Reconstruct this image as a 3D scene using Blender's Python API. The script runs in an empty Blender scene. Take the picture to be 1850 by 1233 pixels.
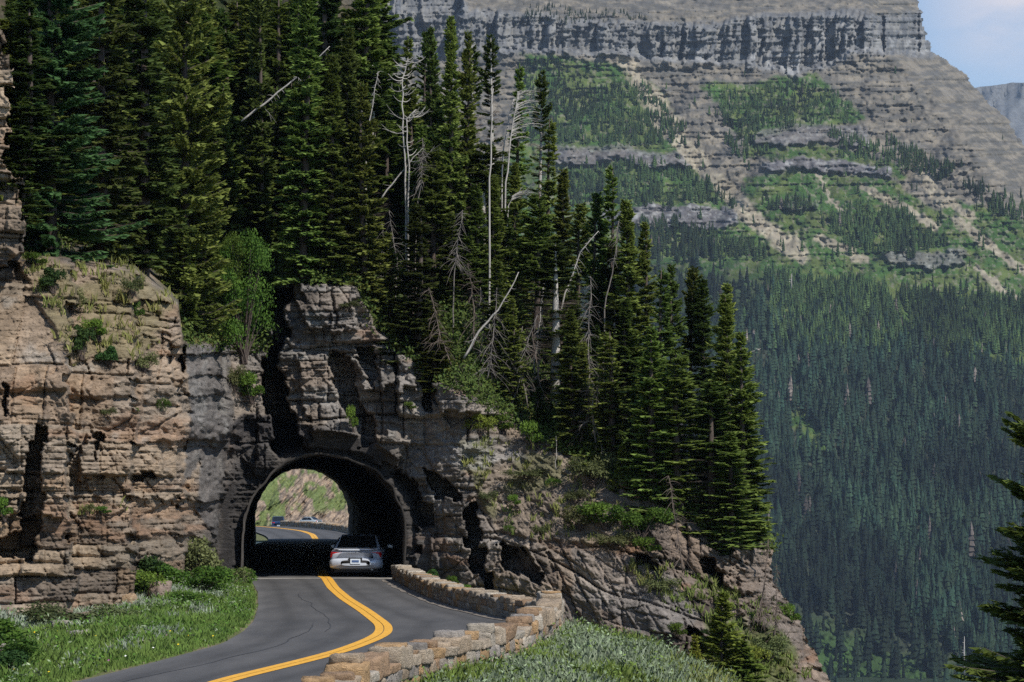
import bpy, math, random
import numpy as np
from math import radians, sin, cos, pi

# ------------------------------------------------------------------ camera, sky, sun, exposure
SC = bpy.context.scene
COL = SC.collection
F = 5300.0
CAMZ = 3.05
TH = math.atan(264.5 / F)
cam = bpy.data.cameras.new('camera')
cam.sensor_width = 36.0
cam.lens = F / 1850 * 36
cam.clip_start = 0.5
cam.clip_end = 40000
camo = bpy.data.objects.new('camera', cam)
COL.objects.link(camo)
camo.location = (0, 0, CAMZ)
camo.rotation_euler = (pi / 2 + TH, 0, 0)
SC.camera = camo

SUN = np.array([0.62, -0.64, 0.92]); SUN /= np.linalg.norm(SUN)
SUN_EL = math.asin(SUN[2]); SUN_AZ = math.atan2(SUN[0], SUN[1])
W = bpy.data.worlds.new('World'); SC.world = W
W.use_nodes = True
nt = W.node_tree; nt.nodes.clear()
out = nt.nodes.new('ShaderNodeOutputWorld'); bg = nt.nodes.new('ShaderNodeBackground')
sky = nt.nodes.new('ShaderNodeTexSky'); sky.sky_type = 'NISHITA'; sky.sun_disc = False
sky.sun_elevation = SUN_EL; sky.sun_rotation = SUN_AZ
sky.altitude = 1600; sky.air_density = 1.0; sky.dust_density = 0.2; sky.ozone_density = 2.6
bg.inputs[1].default_value = 0.092
# fair-weather cumulus in the sky dome, laid out by direction
tc = nt.nodes.new('ShaderNodeTexCoord'); mp = nt.nodes.new('ShaderNodeMapping')
mp.inputs['Scale'].default_value = (14, 14, 34); mp.inputs['Location'].default_value = (1.33, 0.4, 0.22)
nz = nt.nodes.new('ShaderNodeTexNoise'); nz.inputs['Scale'].default_value = 1.6; nz.inputs['Detail'].default_value = 7
nz.inputs['Roughness'].default_value = 0.52
rp = nt.nodes.new('ShaderNodeValToRGB'); rp.color_ramp.elements[0].position = 0.30; rp.color_ramp.elements[1].position = 0.62
mx = nt.nodes.new('ShaderNodeMix'); mx.data_type = 'RGBA'; mx.inputs['B'].default_value = (6.2, 5.9, 6.3, 1)
L = nt.links.new
L(tc.outputs['Generated'], mp.inputs[0]); L(mp.outputs[0], nz.inputs[0]); L(nz.outputs[0], rp.inputs[0])
ds = nt.nodes.new('ShaderNodeVectorMath'); ds.operation = 'DISTANCE'; ds.inputs[1].default_value = (.168, .970, .166)
L(tc.outputs['Generated'], ds.inputs[0])
mr0 = nt.nodes.new('ShaderNodeMapRange'); mr0.inputs['From Min'].default_value = 0.0; mr0.inputs['From Max'].default_value = 0.040; mr0.inputs['To Min'].default_value = 1.0; mr0.inputs['To Max'].default_value = 0.0
L(ds.outputs['Value'], mr0.inputs[0])
ma = nt.nodes.new('ShaderNodeMath'); ma.operation = 'MULTIPLY'; ma.use_clamp = True
L(rp.outputs[0], ma.inputs[0]); L(mr0.outputs[0], ma.inputs[1]); L(ma.outputs[0], mx.inputs['Factor']); L(sky.outputs[0], mx.inputs['A']); L(mx.outputs['Result'], bg.inputs[0]); L(bg.outputs[0], out.inputs[0])

sl = bpy.data.lights.new('sun', 'SUN'); sl.energy = 3.4; sl.angle = radians(0.53); sl.color = (1.0, 0.95, 0.87)
so = bpy.data.objects.new('sun', sl); COL.objects.link(so)
from mathutils import Vector, Matrix
so.rotation_euler = Vector(SUN).to_track_quat('Z', 'Y').to_euler()
so.location = (60, -60, 120)

SC.view_settings.view_transform = 'Standard'; SC.view_settings.look = 'None'
SC.view_settings.exposure = 0.55; SC.view_settings.gamma = 1.0
SC.cycles.max_bounces = 6; SC.cycles.diffuse_bounces = 2; SC.cycles.glossy_bounces = 2
SC.cycles.transmission_bounces = 3; SC.cycles.volume_bounces = 0; SC.cycles.transparent_max_bounces = 8
SC.cycles.caustics_reflective = False; SC.cycles.caustics_refractive = False
SC.cycles.use_denoising = False; SC.cycles.sample_clamp_indirect = 0.3; SC.cycles.sample_clamp_direct = 6.0

# ------------------------------------------------------------------ projection helpers
def ray(px, py):
    v = (616.5 - py) / F
    return (px - 925) / F, cos(TH) - v * sin(TH), sin(TH) + v * cos(TH)
def P(px, py, Y):
    """world point at depth Y along the sight line through a survey point of the site plan"""
    a, b, c = ray(np.asarray(px, float), np.asarray(py, float))
    t = Y / b
    return a * t, Y + 0 * t, CAMZ + c * t
def G(px, py, z=0.0):
    a, b, c = ray(px, py)
    t = (z - CAMZ) / c
    return a * t, b * t
def project(x, y, z):
    xr = x; dz = z - CAMZ
    d = y * cos(TH) + dz * sin(TH); u = -y * sin(TH) + dz * cos(TH)
    return 925 + F * xr / d, 616.5 - F * u / d

# ------------------------------------------------------------------ numeric noise
_rs = np.random.RandomState(7)
_T = _rs.rand(512, 512)
def vn(x, y, s=0):
    x = np.asarray(x, float) + s * 17.31; y = np.asarray(y, float) + s * 41.7
    xi = np.floor(x).astype(int); yi = np.floor(y).astype(int)
    fx = x - xi; fy = y - yi
    fx = fx * fx * (3 - 2 * fx); fy = fy * fy * (3 - 2 * fy)
    a = _T[xi & 511, yi & 511]; b = _T[(xi + 1) & 511, yi & 511]
    c = _T[xi & 511, (yi + 1) & 511]; d = _T[(xi + 1) & 511, (yi + 1) & 511]
    return (a * (1 - fx) + b * fx) * (1 - fy) + (c * (1 - fx) + d * fx) * fy
def fbm(x, y, s=0, o=4, g=0.5):
    r = 0; a = 1; t = 0
    for i in range(o):
        r = r + a * vn(x * 2 ** i, y * 2 ** i, s + i * 3); t += a; a *= g
    return r / t
def h2(i, j, s=0):
    i = np.asarray(i).astype(np.int64); j = np.asarray(j).astype(np.int64)
    return _T[(i * 73 + j * 151 + s * 37) & 511, (i * 29 + j * 211 + s * 91 + 13) & 511]
def ss(a, b, x):
    t = np.clip((x - a) / (b - a), 0, 1); return t * t * (3 - 2 * t)
def inpoly(poly, x, y):
    r = np.zeros(x.shape, bool); n = len(poly)
    for i in range(n):
        x0, y0 = poly[i]; x1, y1 = poly[(i + 1) % n]
        if y0 == y1: continue
        c = (y0 > y) != (y1 > y)
        r ^= c & (x < (x1 - x0) * (y - y0) / (y1 - y0) + x0)
    return r
def blur(a, n=1):
    for _ in range(n):
        p = np.pad(a, 1, mode='edge')
        a = (p[1:-1, 1:-1] * 2 + p[:-2, 1:-1] + p[2:, 1:-1] + p[1:-1, :-2] + p[1:-1, 2:]) / 6
    return a
def lerp(a, b, t):
    t = np.asarray(t)
    if t.ndim and np.ndim(a) >= 1 and np.shape(a)[-1] == 3 and t.shape != np.shape(a): t = t[..., None]
    return a * (1 - t) + b * t
def pl(pts, x):
    p = np.array(pts, float); return np.interp(x, p[:, 0], p[:, 1])

# ------------------------------------------------------------------ mesh building
def mesh_np(name, V, Fc, mats, color=None, midx=None, smooth=False):
    """V (n,3), Fc (m,k) faces of one size"""
    me = bpy.data.meshes.new(name)
    V = np.ascontiguousarray(V, dtype=np.float32); Fc = np.ascontiguousarray(Fc, dtype=np.int32)
    m, k = Fc.shape
    me.vertices.add(len(V)); me.vertices.foreach_set('co', V.ravel())
    me.loops.add(m * k); me.loops.foreach_set('vertex_index', Fc.ravel())
    me.polygons.add(m)
    me.polygons.foreach_set('loop_start', np.arange(0, m * k, k, dtype=np.int32))
    if smooth: me.polygons.foreach_set('use_smooth', np.ones(m, bool))
    if midx is not None: me.polygons.foreach_set('material_index', midx.astype(np.int32))
    me.update(calc_edges=True)
    if color is not None:
        at = me.color_attributes.new('Col', 'FLOAT_COLOR', 'POINT')
        c = np.ones((len(V), 4), np.float32); c[:, :3] = color
        at.data.foreach_set('color', c.ravel())
    for mt in (mats if isinstance(mats, (list, tuple)) else [mats]): me.materials.append(mt)
    return me
def link(name, me, parent=None, loc=(0, 0, 0), rot=(0, 0, 0), scale=(1, 1, 1)):
    o = bpy.data.objects.new(name, me); COL.objects.link(o)
    o.location = loc; o.rotation_euler = rot; o.scale = scale
    if parent: o.parent = parent
    return o
def tag(o, label=None, cat=None, group=None, kind=None):
    if label: o['label'] = label
    if cat: o['category'] = cat
    if group: o['group'] = group
    if kind: o['kind'] = kind
    return o
class MB:
    """collects quads and triangles"""
    def __init__(s): s.v = []; s.f = []
    def add(s, verts, faces):
        b = len(s.v); s.v += [tuple(map(float, v)) for v in verts]; s.f += [tuple(b + i for i in f) for f in faces]
    def box(s, c, d, rz=0, taper=1.0):
        x, y, z = (k / 2 for k in d); pts = []
        for sz in (-1, 1):
            q = taper if sz > 0 else 1
            for sx, sy in ((-1, -1), (1, -1), (1, 1), (-1, 1)):
                X, Yy = sx * x * q, sy * y * q
                pts.append((c[0] + X * cos(rz) - Yy * sin(rz), c[1] + X * sin(rz) + Yy * cos(rz), c[2] + sz * z))
        s.add(pts, [(0, 3, 2, 1), (4, 5, 6, 7), (0, 1, 5, 4), (1, 2, 6, 5), (2, 3, 7, 6), (3, 0, 4, 7)])
    def tube(s, pts, rad, n=6, cap=True):
        pts = [Vector(p) for p in pts]; rings = []
        for i, p in enumerate(pts):
            t = (pts[min(i + 1, len(pts) - 1)] - pts[max(i - 1, 0)]).normalized()
            a = t.orthogonal() if i == 0 else (a - t * a.dot(t))
            a.normalize(); b = t.cross(a)
            r = rad[i] if hasattr(rad, '__len__') else rad
            rings.append([p + (a * cos(2 * pi * k / n) + b * sin(2 * pi * k / n)) * r for k in range(n)])
        vs = [v for r in rings for v in r]; fs = []
        for i in range(len(pts) - 1):
            for k in range(n):
                fs.append((i * n + k, i * n + (k + 1) % n, (i + 1) * n + (k + 1) % n, (i + 1) * n + k))
        if cap: fs += [tuple(range(n - 1, -1, -1)), tuple((len(pts) - 1) * n + k for k in range(n))]
        s.add(vs, fs)
    def lathe(s, prof, c, axis='z', n=20):
        vs = []; fs = []
        for (r, h) in prof:
            for k in range(n):
                a = 2 * pi * k / n; u, w = r * cos(a), r * sin(a)
                vs.append((c[0] + h, c[1] + u, c[2] + w) if axis == 'x' else (c[0] + u, c[1] + w, c[2] + h))
        for i in range(len(prof) - 1):
            for k in range(n): fs.append((i * n + k, i * n + (k + 1) % n, (i + 1) * n + (k + 1) % n, (i + 1) * n + k))
        s.add(vs, fs)
    def mesh(s, name, mat, smooth=False, bevel=0):
        me = bpy.data.meshes.new(name); me.from_pydata(s.v, [], s.f)
        me.update()
        if smooth: me.polygons.foreach_set('use_smooth', np.ones(len(me.polygons), bool))
        me.materials.append(mat); return me
    def build(s, name, mat, parent=None, smooth=False, bevel=0):
        o = link(name, s.mesh(name, mat, smooth), parent)
        if bevel:
            m = o.modifiers.new('bevel', 'BEVEL'); m.width = bevel; m.segments = 2; m.limit_method = 'ANGLE'
        return o

# ------------------------------------------------------------------ materials
def mat_new(name):
    m = bpy.data.materials.new(name); m.use_nodes = True; n = m.node_tree
    return m, n, n.nodes['Principled BSDF']
def noise_node(n, scale, detail=5, rough=0.6, coord='Object', sc3=None):
    t = n.nodes.new('ShaderNodeTexCoord'); mpn = n.nodes.new('ShaderNodeMapping'); z = n.nodes.new('ShaderNodeTexNoise')
    if sc3: mpn.inputs['Scale'].default_value = sc3
    z.inputs['Scale'].default_value = scale; z.inputs['Detail'].default_value = detail; z.inputs['Roughness'].default_value = rough
    n.links.new(t.outputs[coord], mpn.inputs[0]); n.links.new(mpn.outputs[0], z.inputs[0]); return z
def vc_material(name, scale=3.0, amount=0.5, rough=0.95, bump=0.0, bscale=12, sc3=None, spec=0.2):
    """surface whose mineral/plant colour comes from the mesh attribute, broken up by procedural noise"""
    m, n, b = mat_new(name)
    at = n.nodes.new('ShaderNodeAttribute'); at.attribute_name = 'Col'
    z = noise_node(n, scale, 6, 0.65, sc3=sc3)
    mr = n.nodes.new('ShaderNodeMapRange'); mr.inputs['From Min'].default_value = 0.3; mr.inputs['From Max'].default_value = 0.7
    mr.inputs['To Min'].default_value = 1 - amount; mr.inputs['To Max'].default_value = 1 + amount
    vm = n.nodes.new('ShaderNodeVectorMath'); vm.operation = 'SCALE'
    n.links.new(z.outputs[0], mr.inputs[0]); n.links.new(at.outputs['Color'], vm.inputs[0]); n.links.new(mr.outputs[0], vm.inputs['Scale'])
    n.links.new(vm.outputs[0], b.inputs['Base Color'])
    b.inputs['Roughness'].default_value = rough; b.inputs['Specular IOR Level'].default_value = spec
    if bump:
        z2 = noise_node(n, bscale, 5, 0.7, sc3=sc3); bp = n.nodes.new('ShaderNodeBump'); bp.inputs['Strength'].default_value = bump
        bp.inputs['Distance'].default_value = 0.1
        n.links.new(z2.outputs[0], bp.inputs['Height']); n.links.new(bp.outputs[0], b.inputs['Normal'])
    return m
def plain(name, col, rough=0.6, metal=0.0, var=0.15, scale=8, spec=0.5, bump=0.0, coord='Object', sc3=None):
    m, n, b = mat_new(name)
    z = noise_node(n, scale, 6, 0.6, coord, sc3); r = n.nodes.new('ShaderNodeValToRGB')
    r.color_ramp.elements[0].position = 0.3; r.color_ramp.elements[1].position = 0.7
    r.color_ramp.elements[0].color = tuple(c * (1 - var) for c in col) + (1,); r.color_ramp.elements[1].color = tuple(min(1, c * (1 + var)) for c in col) + (1,)
    n.links.new(z.outputs[0], r.inputs[0]); n.links.new(r.outputs[0], b.inputs['Base Color'])
    b.inputs['Roughness'].default_value = rough; b.inputs['Metallic'].default_value = metal; b.inputs['Specular IOR Level'].default_value = spec
    if bump:
        bp = n.nodes.new('ShaderNodeBump'); bp.inputs['Strength'].default_value = bump; bp.inputs['Distance'].default_value = 0.05
        n.links.new(z.outputs[0], bp.inputs['Height']); n.links.new(bp.outputs[0], b.inputs['Normal'])
    return m
def foliage_mat(name, dark, light, hue=0.03, trans=0.33):
    """leaf colour: varies leaf by leaf (attribute) and tree by tree (object random)"""
    m, n, b = mat_new(name)
    at = n.nodes.new('ShaderNodeAttribute'); at.attribute_name = 'Col'
    sep = n.nodes.new('ShaderNodeSeparateColor'); n.links.new(at.outputs['Color'], sep.inputs[0])
    r = n.nodes.new('ShaderNodeValToRGB'); r.color_ramp.elements[0].color = dark + (1,); r.color_ramp.elements[1].color = light + (1,)
    n.links.new(sep.outputs[0], r.inputs[0])
    oi = n.nodes.new('ShaderNodeObjectInfo'); hs = n.nodes.new('ShaderNodeHueSaturation')
    m1 = n.nodes.new('ShaderNodeMapRange'); m1.inputs['To Min'].default_value = 0.5 - hue; m1.inputs['To Max'].default_value = 0.5 + hue * 0.7
    m2 = n.nodes.new('ShaderNodeMath'); m2.operation = 'MULTIPLY'; m2.inputs[1].default_value = 7.13
    m3 = n.nodes.new('ShaderNodeMath'); m3.operation = 'FRACT'
    m4 = n.nodes.new('ShaderNodeMapRange'); m4.inputs['To Min'].default_value = 0.65; m4.inputs['To Max'].default_value = 1.35
    n.links.new(oi.outputs['Random'], m1.inputs[0]); n.links.new(m1.outputs[0], hs.inputs['Hue'])
    n.links.new(oi.outputs['Random'], m2.inputs[0]); n.links.new(m2.outputs[0], m3.inputs[0]); n.links.new(m3.outputs[0], m4.inputs[0]); n.links.new(m4.outputs[0], hs.inputs['Value'])
    n.links.new(r.outputs[0], hs.inputs['Color']); n.links.new(hs.outputs[0], b.inputs['Base Color'])
    b.inputs['Roughness'].default_value = 0.75; b.inputs['Specular IOR Level'].default_value = 0.15
    tr = n.nodes.new('ShaderNodeBsdfTranslucent'); n.links.new(hs.outputs[0], tr.inputs[0])
    ms = n.nodes.new('ShaderNodeMixShader'); ms.inputs[0].default_value = trans
    o = n.nodes['Material Output']; n.links.new(b.outputs[0], ms.inputs[1]); n.links.new(tr.outputs[0], ms.inputs[2]); n.links.new(ms.outputs[0], o.inputs[0])
    return m
M = {}
M['rock'] = vc_material('rock', 2.6, 0.42, 0.92, 0.9, 9, (1, 1, 2.6))
M['mountain'] = vc_material('mountain_rock', 0.05, 0.35, 0.97)
M['far_hill'] = vc_material('far_hill', 0.8, 0.5, 0.97, 0.6, 3)
M['verge'] = vc_material('verge_soil', 5, 0.4, 0.97, 0.5, 20)
M['needle'] = foliage_mat('needles', (0.040, 0.078, 0.018), (0.22, 0.285, 0.065))
M['needle_blue'] = foliage_mat('blue_green_needles', (0.018, 0.056, 0.020), (0.105, 0.20, 0.068), 0.02)
M['needle_dark'] = foliage_mat('dark_needles', (0.020, 0.046, 0.013), (0.12, 0.175, 0.042))
M['needle_yellow'] = foliage_mat('yellowish_needles', (0.08, 0.12, 0.02), (0.33, 0.40, 0.07), 0.03)
M['needle_close'] = foliage_mat('close_needles', (0.012, 0.03, 0.008), (0.15, 0.20, 0.04))  # near-black to pale ramp puts sunlit tips into the needle colour
M['leaf'] = foliage_mat('leaves', (0.03, 0.075, 0.012), (0.13, 0.22, 0.035), 0.02, 0.35)
M['leaf_dark'] = foliage_mat('dark_leaves', (0.02, 0.055, 0.014), (0.075, 0.145, 0.04), 0.02, 0.3)
M['sagebrush'] = foliage_mat('olive_leaves', (0.05, 0.065, 0.02), (0.15, 0.17, 0.07), 0.03, 0.2)
M['dead'] = foliage_mat('dead_twigs', (0.10, 0.08, 0.065), (0.26, 0.21, 0.17), 0.01, 0.0)
M['grass'] = vc_material('grass_blades', 3, 0.25, 0.8)
M['forest'] = vc_material('forest_needles', 0.02, 0.25, 0.9)
M['bark'] = plain('bark', (0.075, 0.055, 0.045), 0.9, var=0.4, scale=20, sc3=(1, 1, 0.2), bump=0.5)
M['snag'] = plain('weathered_wood', (0.37, 0.345, 0.315), 0.85, var=0.25, scale=14, sc3=(1, 1, 0.15), bump=0.4)
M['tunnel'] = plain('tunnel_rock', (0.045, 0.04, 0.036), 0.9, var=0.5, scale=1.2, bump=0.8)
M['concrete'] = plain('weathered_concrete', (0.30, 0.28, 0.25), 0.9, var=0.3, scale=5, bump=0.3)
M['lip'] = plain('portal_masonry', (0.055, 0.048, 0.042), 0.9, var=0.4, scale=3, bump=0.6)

# ------------------------------------------------------------------ layered rock relief
def beds(v, lo, hi, seed, vmin=-40, vmax=60):
    r = np.random.RandomState(seed); b = [vmin]
    while b[-1] < vmax: b.append(b[-1] + r.uniform(lo, hi) * (1 + (r.rand() < 0.15) * 1.5))
    b = np.array(b); i = np.searchsorted(b, v) - 1; i = np.clip(i, 0, len(b) - 2)
    d = np.minimum(v - b[i], b[i + 1] - v)
    return i, d, (v - b[i]) / (b[i + 1] - b[i])
def strata(u, v, lo, hi, blo, bhi, amp, crack, cw, seed, warp=0.25):
    """bedded, jointed rock: offset per block and open cracks between them (positive = into the hill)"""
    v2 = v + warp * (fbm(u * 0.35, v * 0.2, seed) - 0.5) * 2 + 0.12 * warp * (vn(u * 2.2, v * 1.1, seed + 5) - .5)
    i, d, fr = beds(v2, lo, hi, seed)
    ln = blo + (bhi - blo) * h2(i, i * 0, seed + 1)
    uu = (u + 20 * h2(i, i * 0, seed + 2) + 0.35 * lo * (fbm(u * 1.3, v * 1.5, seed + 3) - 0.5)) / ln
    j = np.floor(uu); jd = (uu - j); jit = 0.35 * (h2(i, j, seed + 9) - 0.5)
    jd = np.minimum(jd, 1 - jd) * ln
    hh = h2(i, j, seed + 4); bh = h2(i, i * 0, seed + 6)
    off = amp * (0.55 * (bh - 0.5) + (hh - 0.5)) + amp * 0.25 * (fr - 0.5) * (h2(i, j, seed + 7) - 0.3)
    op = 0.25 + 0.75 * (h2(i, j, seed + 8) > 0.4) * vn(u * 0.8, v * 0.8, seed + 11)
    cr = crack * op * np.maximum(1 - ss(0, cw, d), 0.8 * (1 - ss(0, cw * 0.8, jd)))
    return off + cr, hh, bh

ROCKS = np.array([(.43, .325, .225), (.33, .275, .22), (.25, .175, .12), (.46, .39, .31), (.40, .28, .18), (.28, .25, .22), (.40, .32, .25), (.20, .17, .15)])
GREYS = 1.15 * np.array([(.24, .22, .20), (.20, .18, .165), (.16, .14, .125), (.30, .28, .26), (.25, .20, .155), (.20, .19, .185), (.27, .24, .21), (.13, .12, .115)])

# ------------------------------------------------------------------ the rocky hillside with the tunnel
ST = 1.6
gx = np.arange(-140, 1640, ST); gy = np.arange(-260, 1420, ST)
PX, PY = np.meshgrid(gx, gy)
n1 = fbm(PX / 40, PY / 40, 11, 4) - .5; n2 = fbm(PX / 40, PY / 40, 12, 4) - .5
n3 = vn(PX / 7, PY / 7, 13) - .5
wx = PX + n1 * 34 + n3 * 8; wy = PY + n2 * 34 + n3 * 6
bx_ = PX + 10 * (h2(np.floor(PY / 17 + 2 * n1), PX * 0, 3) - .5) * 2 + n3 * 5   # blocky, ledge-wise jogging edges
by_ = PY + 8 * (h2(np.floor(PX / 23 + 2 * n2), PX * 0, 4) - .5) * 2 + n3 * 4
CREST = [(-150, 470), (0, 470), (120, 478), (250, 500), (322, 560), (330, 625), (480, 640), (500, 560), (530, 515), (640, 512), (680, 600), (780, 690), (880, 740), (1000, 810), (1060, 840), (1180, 905), (1300, 975), (1390, 1000), (1500, 1080)]
EDGE = [(-260, 600), (-100, 655), (150, 700), (330, 770), (450, 850), (560, 950), (680, 1050), (790, 1150), (890, 1250), (950, 1330), (985, 1390), (1060, 1404), (1110, 1440), (1160, 1462), (1233, 1500), (1330, 1545), (1420, 1590)]
def base_depth(px, py, jx):
    left = pl([(-150, 66), (126, 67), (132, 72.5), (240, 73.5), (246, 79), (332, 81), (338, 88), (398, 92.5), (404, 97.5), (440, 98.3)], jx)
    right = pl([(440, 98.3), (765, 98.3), (860, 96.6), (1000, 94.4), (1200, 93), (1400, 95), (1500, 97), (1640, 102)], px)
    y = np.where(px < 440, left, right) + (1045 - py) * 0.0022
    lt = ss(470, 330, px)
    y = y + lt * np.maximum(0, 690 - py) * 0.011
    y = y + ss(820, 960, px) * np.maximum(0, 1010 - py) * 0.014 - ss(1000, 1300, px) * np.maximum(0, py - 1040) * 0.02
    c = pl(CREST, px)
    up = np.maximum(0, c - py)
    y = y + ss(0, 46, up) * ss(470, 330, px) * np.maximum(0, 99 - y) + up * 0.031
    y = y + 2.0 * ss(0, 60, up) * ss(820, 700, px)
    return y
D = base_depth(PX, PY, bx_ + n1 * 30)
def recess(poly, amt, soft=1, warp='b'):
    X, Y = (bx_, by_) if warp == 'b' else (wx, wy)
    return blur(inpoly(poly, X, Y).astype(float), soft) * amt
# tower of rock at the cliff end and the stepped buttresses
tw = blur(inpoly([(-160, 20), (0, 30), (16, 95), (20, 240), (4, 290), (30, 305), (46, 350), (42, 455), (10, 475), (-160, 500)], bx_, by_).astype(float), 1)
D = D * (1 - tw) + (68 + (470 - PY) * 0.002) * tw
for poly, amt in [
    ([(486, 530), (528, 518), (516, 600), (500, 640), (524, 700), (530, 790), (590, 828), (524, 836), (492, 800), (480, 700)], 4.5),
    ([(600, 628), (640, 640), (650, 700), (672, 760), (676, 800), (650, 808), (636, 760), (612, 700), (600, 660)], 1.6),
    ([(640, 620), (672, 620), (690, 664), (680, 700), (660, 660)], 1.5),
    ([(768, 684), (788, 690), (784, 745), (770, 742)], 1.6),
    ([(738, 850), (760, 880), (756, 1000), (742, 1010), (726, 930), (700, 870)], 1.5),
    ([(756, 905), (790, 910), (788, 948), (758, 952)], 1.6),
    ([(768, 848), (796, 852), (834, 890), (832, 902), (792, 898)], 1.7),
    ([(846, 912), (868, 905), (872, 980), (884, 1078), (872, 1070), (846, 1010)], 2.4),
    ([(902, 978), (918, 972), (976, 1024), (968, 1056), (918, 1030), (906, 1010)], 2.2),
    ([(1150, 1005), (1190, 1012), (1198, 1026), (1150, 1024)], 1.6),
    ([(1264, 1010), (1290, 1008), (1300, 1070), (1284, 1062)], 1.8),
    ([(1240, 1130), (1268, 1150), (1290, 1233), (1262, 1233)], 2.0),
    ([(60, 760), (78, 770), (84, 930), (56, 1010), (-20, 1000), (-20, 975), (40, 960)], 1.5),
    ([(150, 786), (184, 784), (178, 836), (172, 800)], 0.8),
    ([(244, 856), (286, 858), (284, 870), (246, 868)], 0.9), ([(12, 688), (20, 690), (20, 750), (12, 748)], 0.7),
    ([(306, 620), (336, 622), (336, 735), (322, 700)], 1.8), ([(236, 1070), (282, 1040), (270, 1085), (236, 1090)], 0.8),
]:
    D = D + recess(poly, amt, 2 if amt > 4 else 1)
# chest-high steps that lean out
for poly, amt in [([(535, 515), (640, 512), (650, 590), (560, 600)], -0.5), ([(650, 640), (760, 690), (755, 706), (660, 700)], -0.7),
                  ([(790, 690), (875, 690), (872, 742), (800, 744)], -0.8), ([(540, 640), (610, 640), (640, 790), (560, 790)], -0.5),
                  ([(880, 1030), (975, 960), (1010, 1080), (900, 1085)], -0.4), ([(0, 850), (130, 840), (135, 930), (0, 930)], -0.5),
                  ([(150, 780), (300, 780), (300, 860), (150, 862)], -0.5), ([(560, 770), (740, 790), (720, 850), (640, 815), (560, 812)], -1.0)]:
    D = D + recess(poly, amt)
XX, YY, ZZ = P(PX, PY, D)
rockmask = 1 - ss(0, 30, pl(CREST, PX) - PY + n1 * 30)
rockmask = np.maximum(rockmask, tw)
smooth_face = blur(inpoly([(336, 620), (416, 626), (420, 745), (404, 880), (392, 980), (352, 920), (366, 830), (330, 880), (344, 770)], PX + n3 * 6 + n1 * 8, PY + n3 * 5).astype(float), 2)
black_face_shade = blur(inpoly([(404, 760), (430, 745), (500, 760), (640, 785), (712, 850), (740, 960), (738, 1040), (690, 870), (590, 815), (500, 850), (450, 950), (444, 1060), (395, 1060), (398, 900)], wx, wy).astype(float), 5)
scree = blur(inpoly([(820, 800), (960, 800), (1080, 850), (1140, 930), (1130, 990), (1000, 975), (900, 960), (860, 900)], wx, wy).astype(float), 5)
lslope = blur(inpoly([(20, 455), (120, 470), (250, 492), (318, 560), (300, 600), (250, 640), (130, 650), (60, 530)], wx, wy).astype(float), 5)
talus = blur(inpoly([(140, 910), (240, 915), (250, 930), (140, 926)], wx, wy).astype(float), 3)
lower_slope = blur(inpoly([(1120, 1010), (1290, 1040), (1400, 1100), (1500, 1290), (1260, 1300), (1270, 1120), (1180, 1080)], wx, wy).astype(float), 8)
dip = ss(880, 1120, PX); ZT = ZZ + dip * (XX * .42 + .25 * YY - 23.)
big, bh1, bb1 = strata(XX, ZT, 1.1, 2.6, 1.6, 4.5, 0.85, 0.7, 0.12, 21, 0.35)
mid, bh2, bb2 = strata(XX, ZT, 0.26, 0.7, 0.5, 1.9, 0.42, 0.40, 0.07, 31, 0.2)
sml, bh3, bb3 = strata(XX, ZT, 0.07, 0.2, 0.22, 1.3, 0.17, 0.14, 0.035, 41, 0.15)
rough = (fbm(XX * 1.2, ZZ * 1.6, 50, 6, 0.6) - 0.5)
k = rockmask * (1 - 0.75 * smooth_face) * (1 - 0.75 * scree) * (1 - 0.6 * lslope) * (1 - .3 * lower_slope)
calm = 0.55 + 0.7 * fbm(XX * 0.18, ZZ * 0.25, 77, 3)
ra, rb_ = XX * .82 + ZT * .57, ZT * .82 - XX * .57
fa, fh1, _q = strata(ra, rb_, .5, 1.6, .4, 1.6, .40, .25, .07, 45, .3)
fb2, fh2, _q = strata(XX * .5 - ZT * .86, ZT * .5 + XX * .86, .35, 1.2, .5, 1.4, .26, .2, .06, 47, .3)
facet = ss(.47, .60, fbm(XX * .28, ZT * .28, 79, 3))
REL = k * (.30 + .70 * facet) * fa + k * (.3 + .35 * dip) * fb2 + k * (1 - .55 * facet) * calm * (big * (1 - .5 * black_face_shade) + mid + sml * (.35 + 1.1 * ss(.4, .62, fbm(XX * .35, ZZ * .5, 78, 3)))) + rough * (0.34 + 0.5 * scree + 0.9 * black_face_shade)
rdg = np.abs(fbm(XX * 2.2, ZT * 3.0, 51, 5, .6) - .5); REL = REL - rdg * .55 * rockmask
REL = REL * (1 - .8 * smooth_face)
REL = REL + (fbm(XX * 0.3, ZZ * 0.3, 60, 3) - .5) * 1.5 * (0.35 + 0.65 * (1 - rockmask)) * (1 - 0.7 * smooth_face)
# the bore: level the rock to the portal plane near the arch
TCX, THW, TSP, TCR = -6.302, 2.74, 1.45, 4.14
def arch_r(x, z, cx=TCX, grow=0.0):
    """<1 inside the arch"""
    ax = (x - cx) / (THW + grow); az = np.maximum(0, z - TSP) / (TCR - TSP + grow)
    return np.sqrt(ax ** 2 + az ** 2)
XA, _, ZA = P(PX, PY, 98.6 + 0 * PX)
ar = arch_r(XA, ZA); ar = np.where(ZA < TSP, np.abs(XA - TCX) / THW, ar)
near_arch = 1 - ss(1.02, 1.28, ar)
DD = (D + REL) * (1 - near_arch) + (98.8 + 0.5 * rough + 0.45 * mid + .6 * sml) * near_arch
DD = np.where(ar < 1.3, np.maximum(DD, 98.5), DD)
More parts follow.
